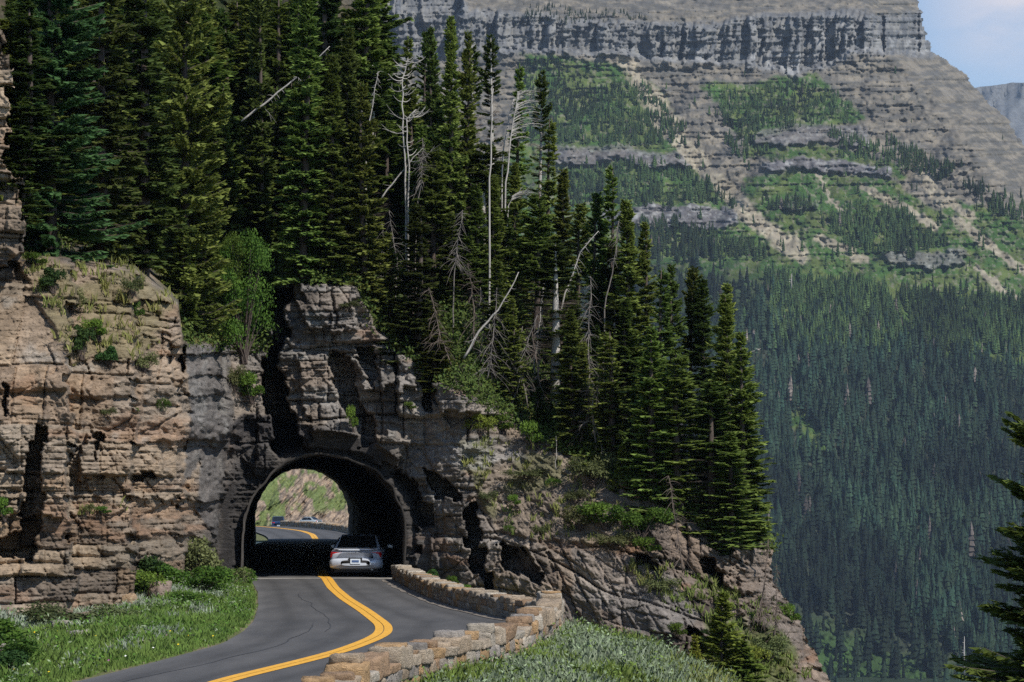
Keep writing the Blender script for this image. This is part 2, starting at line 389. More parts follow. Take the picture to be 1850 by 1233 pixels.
# round the hill away toward the valley
ed = pl([(a, b) for a, b in EDGE], PY) + 22 * (fbm(PY / 30, PY * 0, 70, 4) - .5) + 6 * (h2(np.floor(PY / 9), PY * 0, 5) - .5)
de = ed - PX
DD = DD + 4.5 * (1 - ss(0, 80, de)) ** 2 + (fbm(PX / 18, PY / 14, 97, 4) - .5) * 2.2 * ss(160, 60, de) * (PY > 960)
mask = de > 0
XX, YY, ZZ = P(PX, PY, DD)
# rock colours, with shade painted in round the arch
idx = (bh2 * 7.99).astype(int); idb = (bb2 * 7.99).astype(int); idg = (bh1 * 7.99).astype(int)
warm = ROCKS[idx] * .4 + ROCKS[idb] * .35 + ROCKS[idg] * .25
grey = GREYS[idx] * .4 + GREYS[idb] * .35 + GREYS[idg] * .25
tanness = np.clip(ss(460, 300, PX) * (0.45 + 0.9 * fbm(XX * .25, ZZ * .5, 80, 3)) + 0.45 * ss(0.55, 0.7, fbm(XX * .3, ZZ * .5, 81, 3)), 0, 1)
C = lerp(grey, warm * np.array((1.04, .985, .90)), tanness); C = C * (0.72 + 0.56 * bh3 * .6 + .34 * bb3 * .6)[..., None]; C = C * (1 - .45 * ss(.04, .16, sml) * (1 - smooth_face))[..., None]  # darker where the thin beds and cracks sit deeper
stain = ss(0.52, 0.72, fbm(XX * 0.8, ZZ * 0.35, 82, 4)); C = C * (1 - 0.35 * stain)[..., None]
rust = ss(0.66, 0.76, fbm(XX * 0.6, ZZ * 1.6, 83, 4)) * (0.3 + .7 * rockmask); C = lerp(C, np.array((.30, .17, .10)), rust * .45)
lich = ss(0.62, 0.8, fbm(XX * 1.5, ZZ * 1.5, 84, 4)); C = lerp(C, np.array((.38, .37, .34)), lich * .35)
grn = lambda c, m: lerp(C, np.array(c), np.clip(m, 0, 1))
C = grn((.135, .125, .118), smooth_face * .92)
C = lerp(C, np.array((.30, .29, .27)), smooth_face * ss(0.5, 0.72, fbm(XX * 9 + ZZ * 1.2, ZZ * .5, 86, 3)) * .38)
C = grn((.060, .055, .055), black_face_shade * (0.6 + .4 * ss(.35, .6, fbm(XX * .8, ZZ * .8, 87, 3))))  # wet black rock beside the arch; overhang shade painted in above it
C = grn((.052, .048, .046), ss(1.5, 1.08, ar + .5 * n1) * (PY < 1060) * .9)  # overhang shade around the arch mouth darkened into the rock colour
C = lerp(C, C * np.array((.92, .80, .70)), dip * .9)
C = grn((.27, .215, .165), scree * .75)
C = grn((.34, .25, .17), lslope * .6)
veg = ss(0.47, 0.60, fbm(XX * .7, ZZ * .7, 88, 4))
C = grn((.10, .125, .035), veg * scree * .5 + veg * lslope * .35 + lower_slope * veg * .8)
C = grn((.045, .042, .025), (1 - rockmask) * (0.8 + .2 * veg))
C = grn((.06, .085, .025), (1 - rockmask) * veg * 0.6)
pale = blur(inpoly([(760, 790), (900, 790), (960, 830), (850, 850), (780, 830)], wx, wy).astype(float), 6); C = grn((.33, .325, .32), pale * .55 * fbm(XX * 2, ZZ * 2, 89, 3) * 1.6)
pale2 = blur(inpoly([(1030, 990), (1190, 1010), (1270, 1120), (1180, 1150), (1040, 1080)], wx, wy).astype(float), 6); C = grn((.27, .255, .24), pale2 * .5)
hole = (ar < 0.995) & (PY < 1100)
ny, nx = PX.shape
I = np.arange(ny * nx).reshape(ny, nx)
q = mask[:-1, :-1] & mask[1:, :-1] & mask[:-1, 1:] & mask[1:, 1:] & ~(hole[:-1, :-1] & hole[1:, :-1] & hole[:-1, 1:] & hole[1:, 1:])
quads = np.stack([I[:-1, :-1], I[1:, :-1], I[1:, 1:], I[:-1, 1:]], -1)[q]
HILLV = np.stack([XX, YY, ZZ], -1).reshape(-1, 3)
used = np.zeros(ny * nx, bool); used[quads.ravel()] = True; remap = np.cumsum(used) - 1
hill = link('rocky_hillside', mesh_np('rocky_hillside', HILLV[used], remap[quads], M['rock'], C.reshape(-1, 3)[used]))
tag(hill, 'layered tan and grey rock hillside pierced by the road tunnel', 'hillside', kind='structure')
def hill_depth(px, py):
    i = int(np.clip(round((py - gy[0]) / ST), 0, ny - 1)); j = int(np.clip(round((px - gx[0]) / ST), 0, nx - 1))
    return DD[i, j]
print('hill', len(quads))

# tunnel lining: arched bore running back through the hill
TY0, TY1 = 98.4, 172.0
def tcx(y): return TCX - 0.0815 * (y - 98.6)
ts = np.linspace(0, 1, 61)
def arch_pts(cx, grow, y, rough_amp=0.0, seed=0):
    r = []
    for t in ts:
        a = -0.22 + t * (pi + 0.44)
        if a < 0: x, z = 1.0, TSP * (1 + a / 0.22) - .25 * (-a / .22)
        elif a > pi: x, z = -1.0, TSP * (1 - (a - pi) / 0.22) - .25 * ((a - pi) / .22)
        else: x, z = cos(a), TSP + (TCR - TSP + grow) * sin(a)
        w = rough_amp * (fbm(np.array(t * 14.), np.array(y * 1.1), seed, 3) - .5) if rough_amp else 0
        r.append((cx + x * (THW + grow + w), y, z + (w * .7 if 0 < a < pi else 0)))
    return r
rows = []
ysn = np.concatenate([[TY0, TY0, 98.9], np.linspace(99.6, TY1, 90)])
for i, y in enumerate(ysn):
    rows.append(arch_pts(tcx(y), 0.05 if i == 0 else (-0.02 if i < 3 else 0.04), y, (0.28 if i < 3 else 0.45), 5))
V = np.array(rows).reshape(-1, 3); n = len(ts); I2 = np.arange(len(V)).reshape(-1, n)
fq = np.stack([I2[:-1, :-1], I2[:-1, 1:], I2[1:, 1:], I2[1:, :-1]], -1).reshape(-1, 4)
mi = (fq[:, 0] >= 3 * n).astype(int)
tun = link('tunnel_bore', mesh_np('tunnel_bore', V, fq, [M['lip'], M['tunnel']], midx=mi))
tag(tun, 'dark arched road tunnel bored through the grey rock', 'tunnel', kind='structure')

# ------------------------------------------------------------------ road
LEFT = [(20, -9.5), (30, -8.4), (40, -7.6)] + [(G(a, b)[1], G(a, b)[0]) for a, b in [(130, 1233), (300, 1190), (400, 1163), (440, 1140), (458, 1122), (466, 1098), (466, 1070), (456, 1052)]] + [(98.6, -9.0)]
WALLP = [(24, -3.1), (30, -2.7), (36, -2.45), (40.5, -2.2), (44, -1.8), (47.7, -1.08), (50, -.5), (53, .05), (57, .42), (62, .8), (65.2, .92), (66.6, .75), (67.6, .30), (71, -.40), (76, -1.35), (82, -2.15), (90, -3.0), (97.6, -3.75)]
RIGHT = [(y, x - 0.42) for y, x in WALLP if y < 66] + [(y, x - .25) for y, x in WALLP if y >= 66] + [(98.6, -3.7)]
CENT = [(20, -6.1), (30, -5.6), (40, -5.0)] + [(G(a, b)[1], G(a, b)[0]) for a, b in [(400, 1233), (540, 1199), (620, 1178), (672, 1158), (694, 1146), (694, 1132), (660, 1106), (624, 1083), (602, 1064), (590, 1046)]] + [(115, tcx(115)), (140, tcx(140)), (160, tcx(160)), (G(572, 978)[1], G(572, 978)[0]), (190, -12.9), (G(545, 960)[1], G(545, 960)[0]), (G(505, 955)[1], G(505, 955)[0]), (232, -20.5), (250, -23.5), (280, -26.5), (330, -27.4), (380, -26.2), (430, -22)]
def road_z(y): return -0.0165 * np.maximum(0, y - 226) * ss(226, 250, y) - 0.0
def smooth_curve(pts, y):
    p = np.array(sorted(pts), float); v = np.interp(y, p[:, 0], p[:, 1])
    return v
yy = np.concatenate([np.arange(18, 100, .5), np.arange(100, 440, 1.5)])
def box_s(a, n):
    for _ in range(n):
        p = np.pad(a, 1, mode='edge'); a = (p[:-2] + 2 * p[1:-1] + p[2:]) / 4
    return a
cx = box_s(smooth_curve(CENT, yy), 10)
lx = np.where(yy < 98.6, smooth_curve(LEFT, yy), cx - 2.75 - .5 * ss(172, 200, yy)); rx = np.where(yy < 98.6, smooth_curve(RIGHT, yy), cx + 2.75)
lx = box_s(lx, 3)
ns = 40; V = []
for j in range(ns + 1):
    t = j / ns; V.append(np.stack([lx * (1 - t) + rx * t, yy, road_z(yy) + 0.03 * 4 * t * (1 - t) - .01], -1))
V = np.stack(V, 1); I3 = np.arange(V.shape[0] * V.shape[1]).reshape(V.shape[:2])
fq = np.stack([I3[:-1, :-1], I3[:-1, 1:], I3[1:, 1:], I3[1:, :-1]], -1).reshape(-1, 4)
# asphalt: grey, tyre-polished lanes, cracks
m, n, b = mat_new('asphalt'); M['asphalt'] = m
z1 = noise_node(n, 90, 3, .7); z2 = noise_node(n, .55, 5, .6, sc3=(2.2, .45, 1)); r1 = n.nodes.new('ShaderNodeValToRGB')
r1.color_ramp.elements[0].color = (.052, .053, .056, 1); r1.color_ramp.elements[1].color = (.095, .093, .093, 1)
r1.color_ramp.elements[0].position = .35; r1.color_ramp.elements[1].position = .65
mm = n.nodes.new('ShaderNodeMath'); mm.operation = 'MULTIPLY_ADD'; mm.inputs[1].default_value = .45; n.links.new(z1.outputs[0], mm.inputs[0])
m2_ = n.nodes.new('ShaderNodeMath'); m2_.operation = 'MULTIPLY'; m2_.inputs[1].default_value = .6; n.links.new(z2.outputs[0], m2_.inputs[0]); n.links.new(m2_.outputs[0], mm.inputs[2])
n.links.new(mm.outputs[0], r1.inputs[0]); atr = n.nodes.new('ShaderNodeAttribute'); atr.attribute_name = 'Col'; vmm = n.nodes.new('ShaderNodeVectorMath'); vmm.operation = 'MULTIPLY'; n.links.new(r1.outputs[0], vmm.inputs[0]); n.links.new(atr.outputs['Color'], vmm.inputs[1]); n.links.new(vmm.outputs[0], b.inputs['Base Color']); b.inputs['Roughness'].default_value = .85
b.inputs['Specular IOR Level'].default_value = .3
bp = n.nodes.new('ShaderNodeBump'); bp.inputs['Strength'].default_value = .3; bp.inputs['Distance'].default_value = .01; n.links.new(z1.outputs[0], bp.inputs['Height']); n.links.new(bp.outputs[0], b.inputs['Normal'])
M['yellow'] = plain('yellow_paint', (.74, .38, .04), .8, var=.28, scale=14)
M['tar'] = plain('tar_seam', (.05, .05, .052), .6, var=.2)
tt = np.linspace(0, 1, ns + 1)[None] + 0 * V[..., 0]
wear = 1.12 - .30 * sum(np.exp(-((tt - c_) / .035) ** 2) for c_ in (.14, .37, .62, .85)) + .35 * ss(.06, 0, tt) + .30 * ss(.95, 1, tt) + .22 * (fbm(V[..., 0] * .5, V[..., 1] * .12, 96, 4) - .5)
road = link('road', mesh_np('road', V.reshape(-1, 3), fq, M['asphalt'], (wear.reshape(-1, 1) * np.array([[1, .985, .96]])), smooth=True)); tag(road, 'grey asphalt road bending into the tunnel', 'road', kind='structure')
def crown_z(x, y):
    a = np.interp(y, yy, lx); c = np.interp(y, yy, rx); t = np.clip((x - a) / (c - a), 0, 1)
    return road_z(y) + .12 * t * (1 - t) - .01
def paint(name, off, w, y0, y1, mat, lift, wob=0.0, src=None):
    k_ = (yy >= y0) & (yy <= y1); Y = np.linspace(y0, y1, int((y1 - y0) / .25)); c0 = np.interp(Y, yy, cx if src is None else src)
    dx = np.gradient(c0, Y); nrm = np.sqrt(1 + dx ** 2); nxv, nyv = 1 / nrm, -dx / nrm
    ww = w / 2 * (1 + wob * (fbm(Y * .9, Y * 0, 9) - .5))
    A = np.stack([c0 + nxv * (off - ww), Y + nyv * (off - ww)], -1); B = np.stack([c0 + nxv * (off + ww), Y + nyv * (off + ww)], -1)
    va = np.c_[A, crown_z(A[:, 0], A[:, 1]) + lift]; vb = np.c_[B, crown_z(B[:, 0], B[:, 1]) + lift]
    VV = np.concatenate([va, vb]); m_ = len(va); i = np.arange(m_ - 1)
    return VV, np.stack([i, i + m_, i + m_ + 1, i + 1], -1)
for yo in (-.097, .097):
    VV, ff = paint('l', yo, .178, 20, 300, M['yellow'], .009)
    o = link('road_centre_line', mesh_np('road_centre_line', VV, ff, M['yellow'])); tag(o, 'double yellow line down the middle of the road', 'road marking', 'yellow centre lines', 'structure')
for off, y0, y1, w in ((-1.55, 44, 66, .03), (-1.2, 62, 84, .022)):
    VV, ff = paint('t', off, w, y0, y1, M['tar'], .005, 1.2)
    VV[:, 0] += .22 * (fbm(VV[:, 1] * .22, VV[:, 1] * 0 + off, 3) - .5) * 2
    tag(link('road_seam', mesh_np('road_seam', VV, ff, M['tar'])), 'dark sealed crack along the asphalt lane', 'road seam', 'sealed cracks in the asphalt', 'structure')
# pale joint slab across the tunnel mouth and gutter apron along the wall
mb = MB(); mb.add([(-9.15, 97.9, .0), (-3.6, 98.2, .0), (-3.6, 98.75, .0), (-9.15, 98.5, .0), (-9.15, 97.9, .026), (-3.6, 98.2, .026), (-3.6, 98.75, .026), (-9.15, 98.5, .026)], [(4, 5, 6, 7), (0, 1, 5, 4), (3, 2, 6, 7)])
tag(mb.build('road_joint', M['concrete']), 'pale concrete joint strip across the road at the tunnel mouth', 'road joint', kind='structure')
VV = []
for i in range(len(yy)):
    if 40 < yy[i] < 98: VV.append((rx[i] - .30 - .15 * vn(yy[i] * .8, 3.), yy[i], .010)); VV.append((rx[i] + .1, yy[i], .010))
ff = [(2 * i, 2 * i + 1, 2 * i + 3, 2 * i + 2) for i in range(len(VV) // 2 - 1)]
M['gutter'] = plain('dusty_gutter', (.19, .165, .14), .95, var=.3, scale=4)
tag(link('road_gutter', mesh_np('road_gutter', np.array(VV), np.array(ff), M['gutter'])), 'dusty strip of road along the foot of the stone wall', 'gutter', kind='structure')

# ------------------------------------------------------------------ verges (ground beside the road)
def strip(name, Ys, xin, prof, zf, colf, label, kind='structure'):
    ofs = prof; V = []; 
    for o_ in ofs: V.append(np.stack([xin + o_, Ys, zf(xin + o_, Ys, abs(o_))], -1))
    V = np.stack(V, 1); I_ = np.arange(V.shape[0] * V.shape[1]).reshape(V.shape[:2])
    f_ = np.stack([I_[:-1, :-1], I_[:-1, 1:], I_[1:, 1:], I_[1:, :-1]], -1).reshape(-1, 4)
    c_ = colf(V[..., 0], V[..., 1]).reshape(-1, 3)
    o = link(name, mesh_np(name, V.reshape(-1, 3), f_, M['verge'], c_)); tag(o, label, 'verge', kind=kind); return o
Yl = np.arange(18, 98.4, .2); Xl = np.interp(Yl, yy, lx)
def zleft(X, Y, d):
    return -.03 + .04 * ss(0, .3, d) + (.15 + .25 * ss(70, 85, Y)) * ss(.3, 3., d) + (fbm(X * .8, Y * .8, 91, 4) - .5) * .42 * ss(.2, 1.2, d) + (1.3 * ss(66, 59, Y)) * ss(4.0, 7.0, d) + .5 * ss(5, 9, d) - .25 * ss(2, 4, d) * ss(80, 70, Y) * ss(60, 65, Y)
def cverge(X, Y):
    t = ss(.35, .65, fbm(X * .6, Y * .4, 92, 4)); return lerp(np.zeros(X.shape + (3,)) + np.array((.12, .13, .05)), np.array((.23, .18, .125)), t * .7)
strip('grass_verge_ground', Yl, Xl, -np.linspace(-.05, 9, 46), zleft, cverge, 'grassy ground between the road edge and the layered cliff')
Yr = np.arange(18, 98.4, .2); Wx = np.interp(Yr, [p[0] for p in WALLP], [p[1] for p in WALLP])
def zright(X, Y, d):
    far = ss(60.5, 66.5, Y)
    g = .0 - .12 * ss(0, 1, d) + .10 * ss(.2, .9, d) * (1 - far) - .20 * np.maximum(0, d - .8) - .30 * np.maximum(0, d - 2.3) - .45 * np.maximum(0, d - 4.)
    g = g - far * (.25 * d + .08 * d * d) * .8
    return g + (fbm(X * .7, Y * .5, 93, 4) - .5) * .45 * ss(.3, 1.5, d)
strip('shoulder_ground', Yr, Wx, np.linspace(-.1, 13, 66), zright, cverge, 'sloping grassy shoulder outside the stone guard wall')
tag(link('valley_floor', mesh_np('valley_floor', np.array([(-9000, -3000, -112), (9000, -3000, -112), (9000, 9000, -112), (-9000, 9000, -112)]), np.array([[0, 1, 2, 3]]), M['forest'], np.array([[.02, .035, .015]] * 4))), 'dark wooded valley floor', 'valley', kind='structure')
print('ground')
#SECTION2
# ------------------------------------------------------------------ far mountainside
MS = 1.9
mxs = np.arange(640, 1990, MS); mys = np.arange(-60, 1330, MS)
QX, QY = np.meshgrid(mxs, mys)
a1 = fbm(QX / 55, QY / 55, 101, 5) - .5; a2 = fbm(QX / 55, QY / 55, 102, 5) - .5; a3 = vn(QX / 6, QY / 6, 103) - .5; a4 = vn(QX / 6, QY / 6, 104) - .5
qx = QX + a1 * 46 + a3 * 10; qy = QY + a2 * 30 + a4 * 7
def reg(poly, b=2): return blur(inpoly(poly, qx, qy).astype(float), b)
MD = pl([(-60, 2640), (0, 2600), (28, 2562), (128, 2548), (270, 2430), (450, 2290), (560, 2195), (1233, 1730), (1330, 1665)], QY)
cb = pl([(640, 118), (900, 95), (1100, 100), (1300, 118), (1450, 135), (1560, 105), (1700, 100), (1990, 100)], qx)  # foot of the great cliff
ct = pl([(640, -80), (800, -40), (845, 20), (1200, 42), (1500, 28), (1700, 20)], qx)                              # its top
MD = MD + ss(cb - 4, cb - 12, qy) * 26 + ss(ct + 4, ct - 6, qy) * 22 + np.maximum(0, ct - QY) * .9
MD = MD + .10 * (QX - 1200) + 55 * (fbm(QX / 170, QY / 420, 105, 3) - .5) * ss(150, 300, QY) + (fbm(QX / 50 + QY / 60, QY / 200, 106, 4) - .5) * 55 * ss(110, 200, QY)
incl = ss(ct - 8, ct + 4, qy) * ss(cb + 4, cb - 6, qy)
cq = QX + a1 * 22 + 1.6 * a3; colw = np.floor(cq / 15); col2 = np.floor(cq / 6.3 + .35 * np.floor(QY / 11 + a2 * 2))
pil = (h2(colw, colw * 0, 8) - .5) * 20 + (h2(col2, np.floor((QY + a2 * 20) / 24), 9) - .5) * 11 + (h2(np.floor((QY + a2 * 16) / 7), colw, 19) - .5) * 5
blk = (h2(np.floor(cq / 21), np.floor(qx * 0), 10) > .84) * 20
MD = MD + incl * (pil + blk) + (1 - incl) * (fbm(QX / 9, QY / 9, 108, 4) - .5) * 14
ti, td, tf = beds(QY + a2 * 5 + a4 * .8 + (QX - 1400) * .02, 2.4, 8, 111, -200, 1500)
MD = MD + (h2(ti, np.floor(QX / 60 + a1 * 4), 12) - .5) * 5 * ss(560, 430, QY) - tf * 1.5 * ss(560, 430, QY)
g_far = inpoly([(722, -100), (838, -100), (832, 40), (800, 110), (740, 120)], QX + a3 * 12, QY).astype(float)
MD = MD + blur(g_far, 1) * (70 + 60 * (h2(np.floor(qx / 15), qx * 0, 14) - .5))
bands = [([(990, 262), (1120, 262), (1242, 282), (1246, 300), (1120, 292), (990, 290)], .7), ([(1090, 372), (1200, 372), (1336, 378), (1338, 406), (1200, 412), (1090, 400)], 1.),
         ([(1350, 238), (1440, 224), (1560, 226), (1566, 262), (1440, 264), (1360, 258)], .7), ([(1370, 288), (1480, 292), (1600, 306), (1604, 324), (1480, 316), (1370, 304)], 1.),
         ([(1590, 462), (1740, 448), (1748, 476), (1600, 482)], .8), ([(1425, 368), (1480, 370), (1480, 384), (1425, 380)], .6)]
bm = np.zeros(QX.shape)
for p_, s_ in bands:
    r_ = reg(p_, 1); bm = np.maximum(bm, r_ * s_); MD = MD - r_ * 10
medge = pl([(-60, 1640), (0, 1657), (28, 1668), (60, 1672), (92, 1684), (102, 1702), (128, 1738), (160, 1764), (182, 1784), (208, 1814), (236, 1834), (262, 1852), (330, 1900), (420, 1960), (500, 2100)], QY) + 7 * (vn(QY / 7, QY * 0, 15) - .5) + 10 * (h2(np.floor(QY / 8), QY * 0, 16) - .5) * .6
mde = medge - QX
MD = MD + 240 * (1 - ss(0, 130, mde)) ** 2 + 25 * (1 - ss(0, 14, mde))
VX, VY, VZ = P(QX, QY, MD)
mmask = mde > 0
# ground cover
talus_c = lerp(np.zeros(QX.shape + (3,)) + np.array((.235, .20, .155)), np.array((.13, .118, .10)), ss(.35, .65, fbm(QX / 14, QY / 5, 120, 5)))
talus_c = lerp(talus_c, np.array((.105, .105, .11)), (h2(ti, np.floor(QX / 45 + a1 * 4), 17) > .6) * .24 * ss(430, 240, QY + a1 * 50))
cliff_c = lerp(np.zeros(QX.shape + (3,)) + np.array((.155, .155, .16)), np.array((.25, .235, .215)), h2(col2, np.floor((QY + a2 * 20) / 17), 18))
cliff_c = lerp(cliff_c, np.array((.065, .07, .08)), ss(.55, .7, fbm(QX / 5, QY / 40, 121, 4)) * .45)
whp = blur((inpoly([(1050, 78), (1250, 84), (1450, 96), (1660, 50), (1675, 92), (1560, 100), (1440, 134), (1300, 116), (1150, 96)], qx, qy)).astype(float), 3)
cliff_c = lerp(cliff_c, np.array((.33, .32, .31)), whp * .8 * ss(.45, .62, fbm(QX / 9, QY / 12, 122, 4)))
cliff_c = lerp(cliff_c, np.array((.36, .345, .33)), reg([(1460, 52), (1570, 52), (1565, 88), (1465, 84)], 2) * .7 * ss(.4, .6, fbm(QX / 7, QY / 9, 123, 4)))
MC = lerp(talus_c, cliff_c, incl)
MC = lerp(MC, lerp(np.zeros(QX.shape + (3,)) + np.array((.13, .12, .125)), np.array((.30, .29, .28)), ss(.5, .7, fbm(QX / 8, QY / 3, 124, 4))), bm * .9)
green_regions = [[(940, 262), (1030, 296), (1250, 300), (1340, 400), (1450, 452), (1500, 600), (900, 640), (900, 300)], [(1340, 318), (1470, 312), (1620, 360), (1730, 460), (1850, 560), (2000, 620), (2000, 700), (1400, 640), (1400, 480), (1440, 440), (1350, 350)],
                 [(1480, 320), (1620, 330), (1700, 380), (1850, 470), (1850, 600), (1600, 520), (1440, 450)], [(1690, 390), (1760, 430), (1850, 520), (1990, 600), (1990, 470), (1850, 400), (1740, 360)], [(1350, 252), (1480, 270), (1600, 290), (1640, 330), (1480, 300), (1340, 275)], [(940, 96), (1080, 110), (1180, 150), (1240, 235), (1230, 280), (940, 262)], [(1270, 160), (1480, 130), (1560, 215), (1340, 250)]]
gm = np.zeros(QX.shape)
for p_ in green_regions: gm = np.maximum(gm, reg(p_, 3))
gm = gm * (1 - bm)
meadow = lerp(np.zeros(QX.shape + (3,)) + np.array((.050, .105, .022)), np.array((.10, .13, .035)), ss(.4, .65, fbm(QX / 30, QY / 16, 125, 4)))
MC = lerp(MC, meadow, gm * ss(.18, .30, fbm(QX / 22, QY / 14, 126, 5) + .1))
spk = ss(.60, .68, fbm(QX / 5, QY / 4, 127, 4)) * gm; MC = lerp(MC, np.array((.24, .21, .16)), spk * .6)
chute = np.zeros(QX.shape)
for pts, w in [([(1128, 118), (1185, 190), (1240, 258), (1290, 330), (1340, 372), (1400, 420), (1455, 462)], 17), ([(1175, 195), (1230, 275), (1300, 345), (1330, 372)], 8), ([(1470, 318), (1500, 352), (1530, 385)], 4), ([(1560, 345), (1640, 378), (1690, 410)], 8),
               ([(1720, 400), (1790, 440), (1850, 485), (1950, 540)], 9), ([(1480, 430), (1530, 450), (1550, 470)], 10), ([(1660, 300), (1700, 350), (1750, 390)], 12), ([(1770, 490), (1850, 545), (1950, 600)], 6)]:
    p_ = np.array(pts, float); d_ = np.full(QX.shape, 1e9)
    for i in range(len(p_) - 1):
        ab = p_[i + 1] - p_[i]; t = np.clip(((qx - p_[i, 0]) * ab[0] + (qy - p_[i, 1]) * ab[1]) / (ab @ ab), 0, 1)
        d_ = np.minimum(d_, np.hypot(qx - p_[i, 0] - t * ab[0], qy - p_[i, 1] - t * ab[1]))
    chute = np.maximum(chute, 1 - ss(w * .7, w * 1.3, d_))
MC = lerp(MC, lerp(np.zeros(QX.shape + (3,)) + np.array((.42, .36, .26)), np.array((.25, .21, .16)), vn(QX / 6, QY / 5, 128)), chute * (1 - incl) * .95)
low = ss(455, 520, qy - pl([(640, -40), (1170, -20), (1290, 5), (1400, 12), (1440, 60), (1600, 90), (1700, 100), (1850, 140), (1990, 180)], QX)); CLR = [[(1640, 545), (1850, 590), (1990, 640), (1990, 690), (1850, 665), (1700, 645), (1560, 600)], [(1430, 470), (1560, 505), (1700, 545), (1600, 575), (1470, 545)], [(1400, 500), (1440, 500), (1440, 600), (1390, 560)], [(1420, 745), (1455, 740), (1505, 800), (1490, 840), (1440, 795)]]
clm = np.maximum.reduce([reg(p_, 2) for p_ in CLR]); MC = lerp(MC, meadow, clm * (1 - chute)); low = low * (1 - clm)
MC = lerp(MC, np.array((.018, .032, .014)), low * .85)
gully = ss(1120, 1200, QY - (QX - 1560) * .30 + a1 * 60) * ss(1800, 1650, QX); MC = lerp(MC, np.array((.05, .10, .025)), gully * .9)
ny2, nx2 = QX.shape; I = np.arange(ny2 * nx2).reshape(ny2, nx2)
q = mmask[:-1, :-1] & mmask[1:, :-1] & mmask[:-1, 1:] & mmask[1:, 1:]
quads = np.stack([I[:-1, :-1], I[1:, :-1], I[1:, 1:], I[:-1, 1:]], -1)[q]
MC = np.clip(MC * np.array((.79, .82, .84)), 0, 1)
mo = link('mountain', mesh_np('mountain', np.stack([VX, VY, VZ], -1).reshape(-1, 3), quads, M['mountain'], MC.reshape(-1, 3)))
tag(mo, 'broad mountain with banded grey cliffs and green slopes', 'mountain', kind='structure')
# blue ridge far behind
rx_ = np.arange(1500, 2300, 5.); ry_ = np.arange(0, 61)
RXX, T_ = np.meshgrid(rx_, ry_ / 60)
top = pl([(1500, 175), (1740, 165), (1772, 158), (1800, 156), (1830, 150), (1870, 149), (2000, 165), (2300, 150)], RXX) + 5 * (fbm(RXX / 18, RXX * 0, 130, 4) - .5)
RYY = top + T_ * 420
RD = 7300 - T_ * 1500 + 420 * (fbm(RXX / 30 + T_ * 3, T_ * 3, 131, 5) - .5)
a, b_, c = P(RXX, RYY, RD); I = np.arange(RXX.size).reshape(RXX.shape)
quads = np.stack([I[:-1, :-1], I[1:, :-1], I[1:, 1:], I[:-1, 1:]], -1).reshape(-1, 4)
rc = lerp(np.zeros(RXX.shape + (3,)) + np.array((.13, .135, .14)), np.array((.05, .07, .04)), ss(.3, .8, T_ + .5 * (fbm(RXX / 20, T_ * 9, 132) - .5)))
tag(link('far_ridge', mesh_np('far_ridge', np.stack([a, b_, c], -1).reshape(-1, 3), quads, M['mountain'], rc.reshape(-1, 3))), 'blue hazy ridge far behind the mountain shoulder', 'ridge', kind='structure')

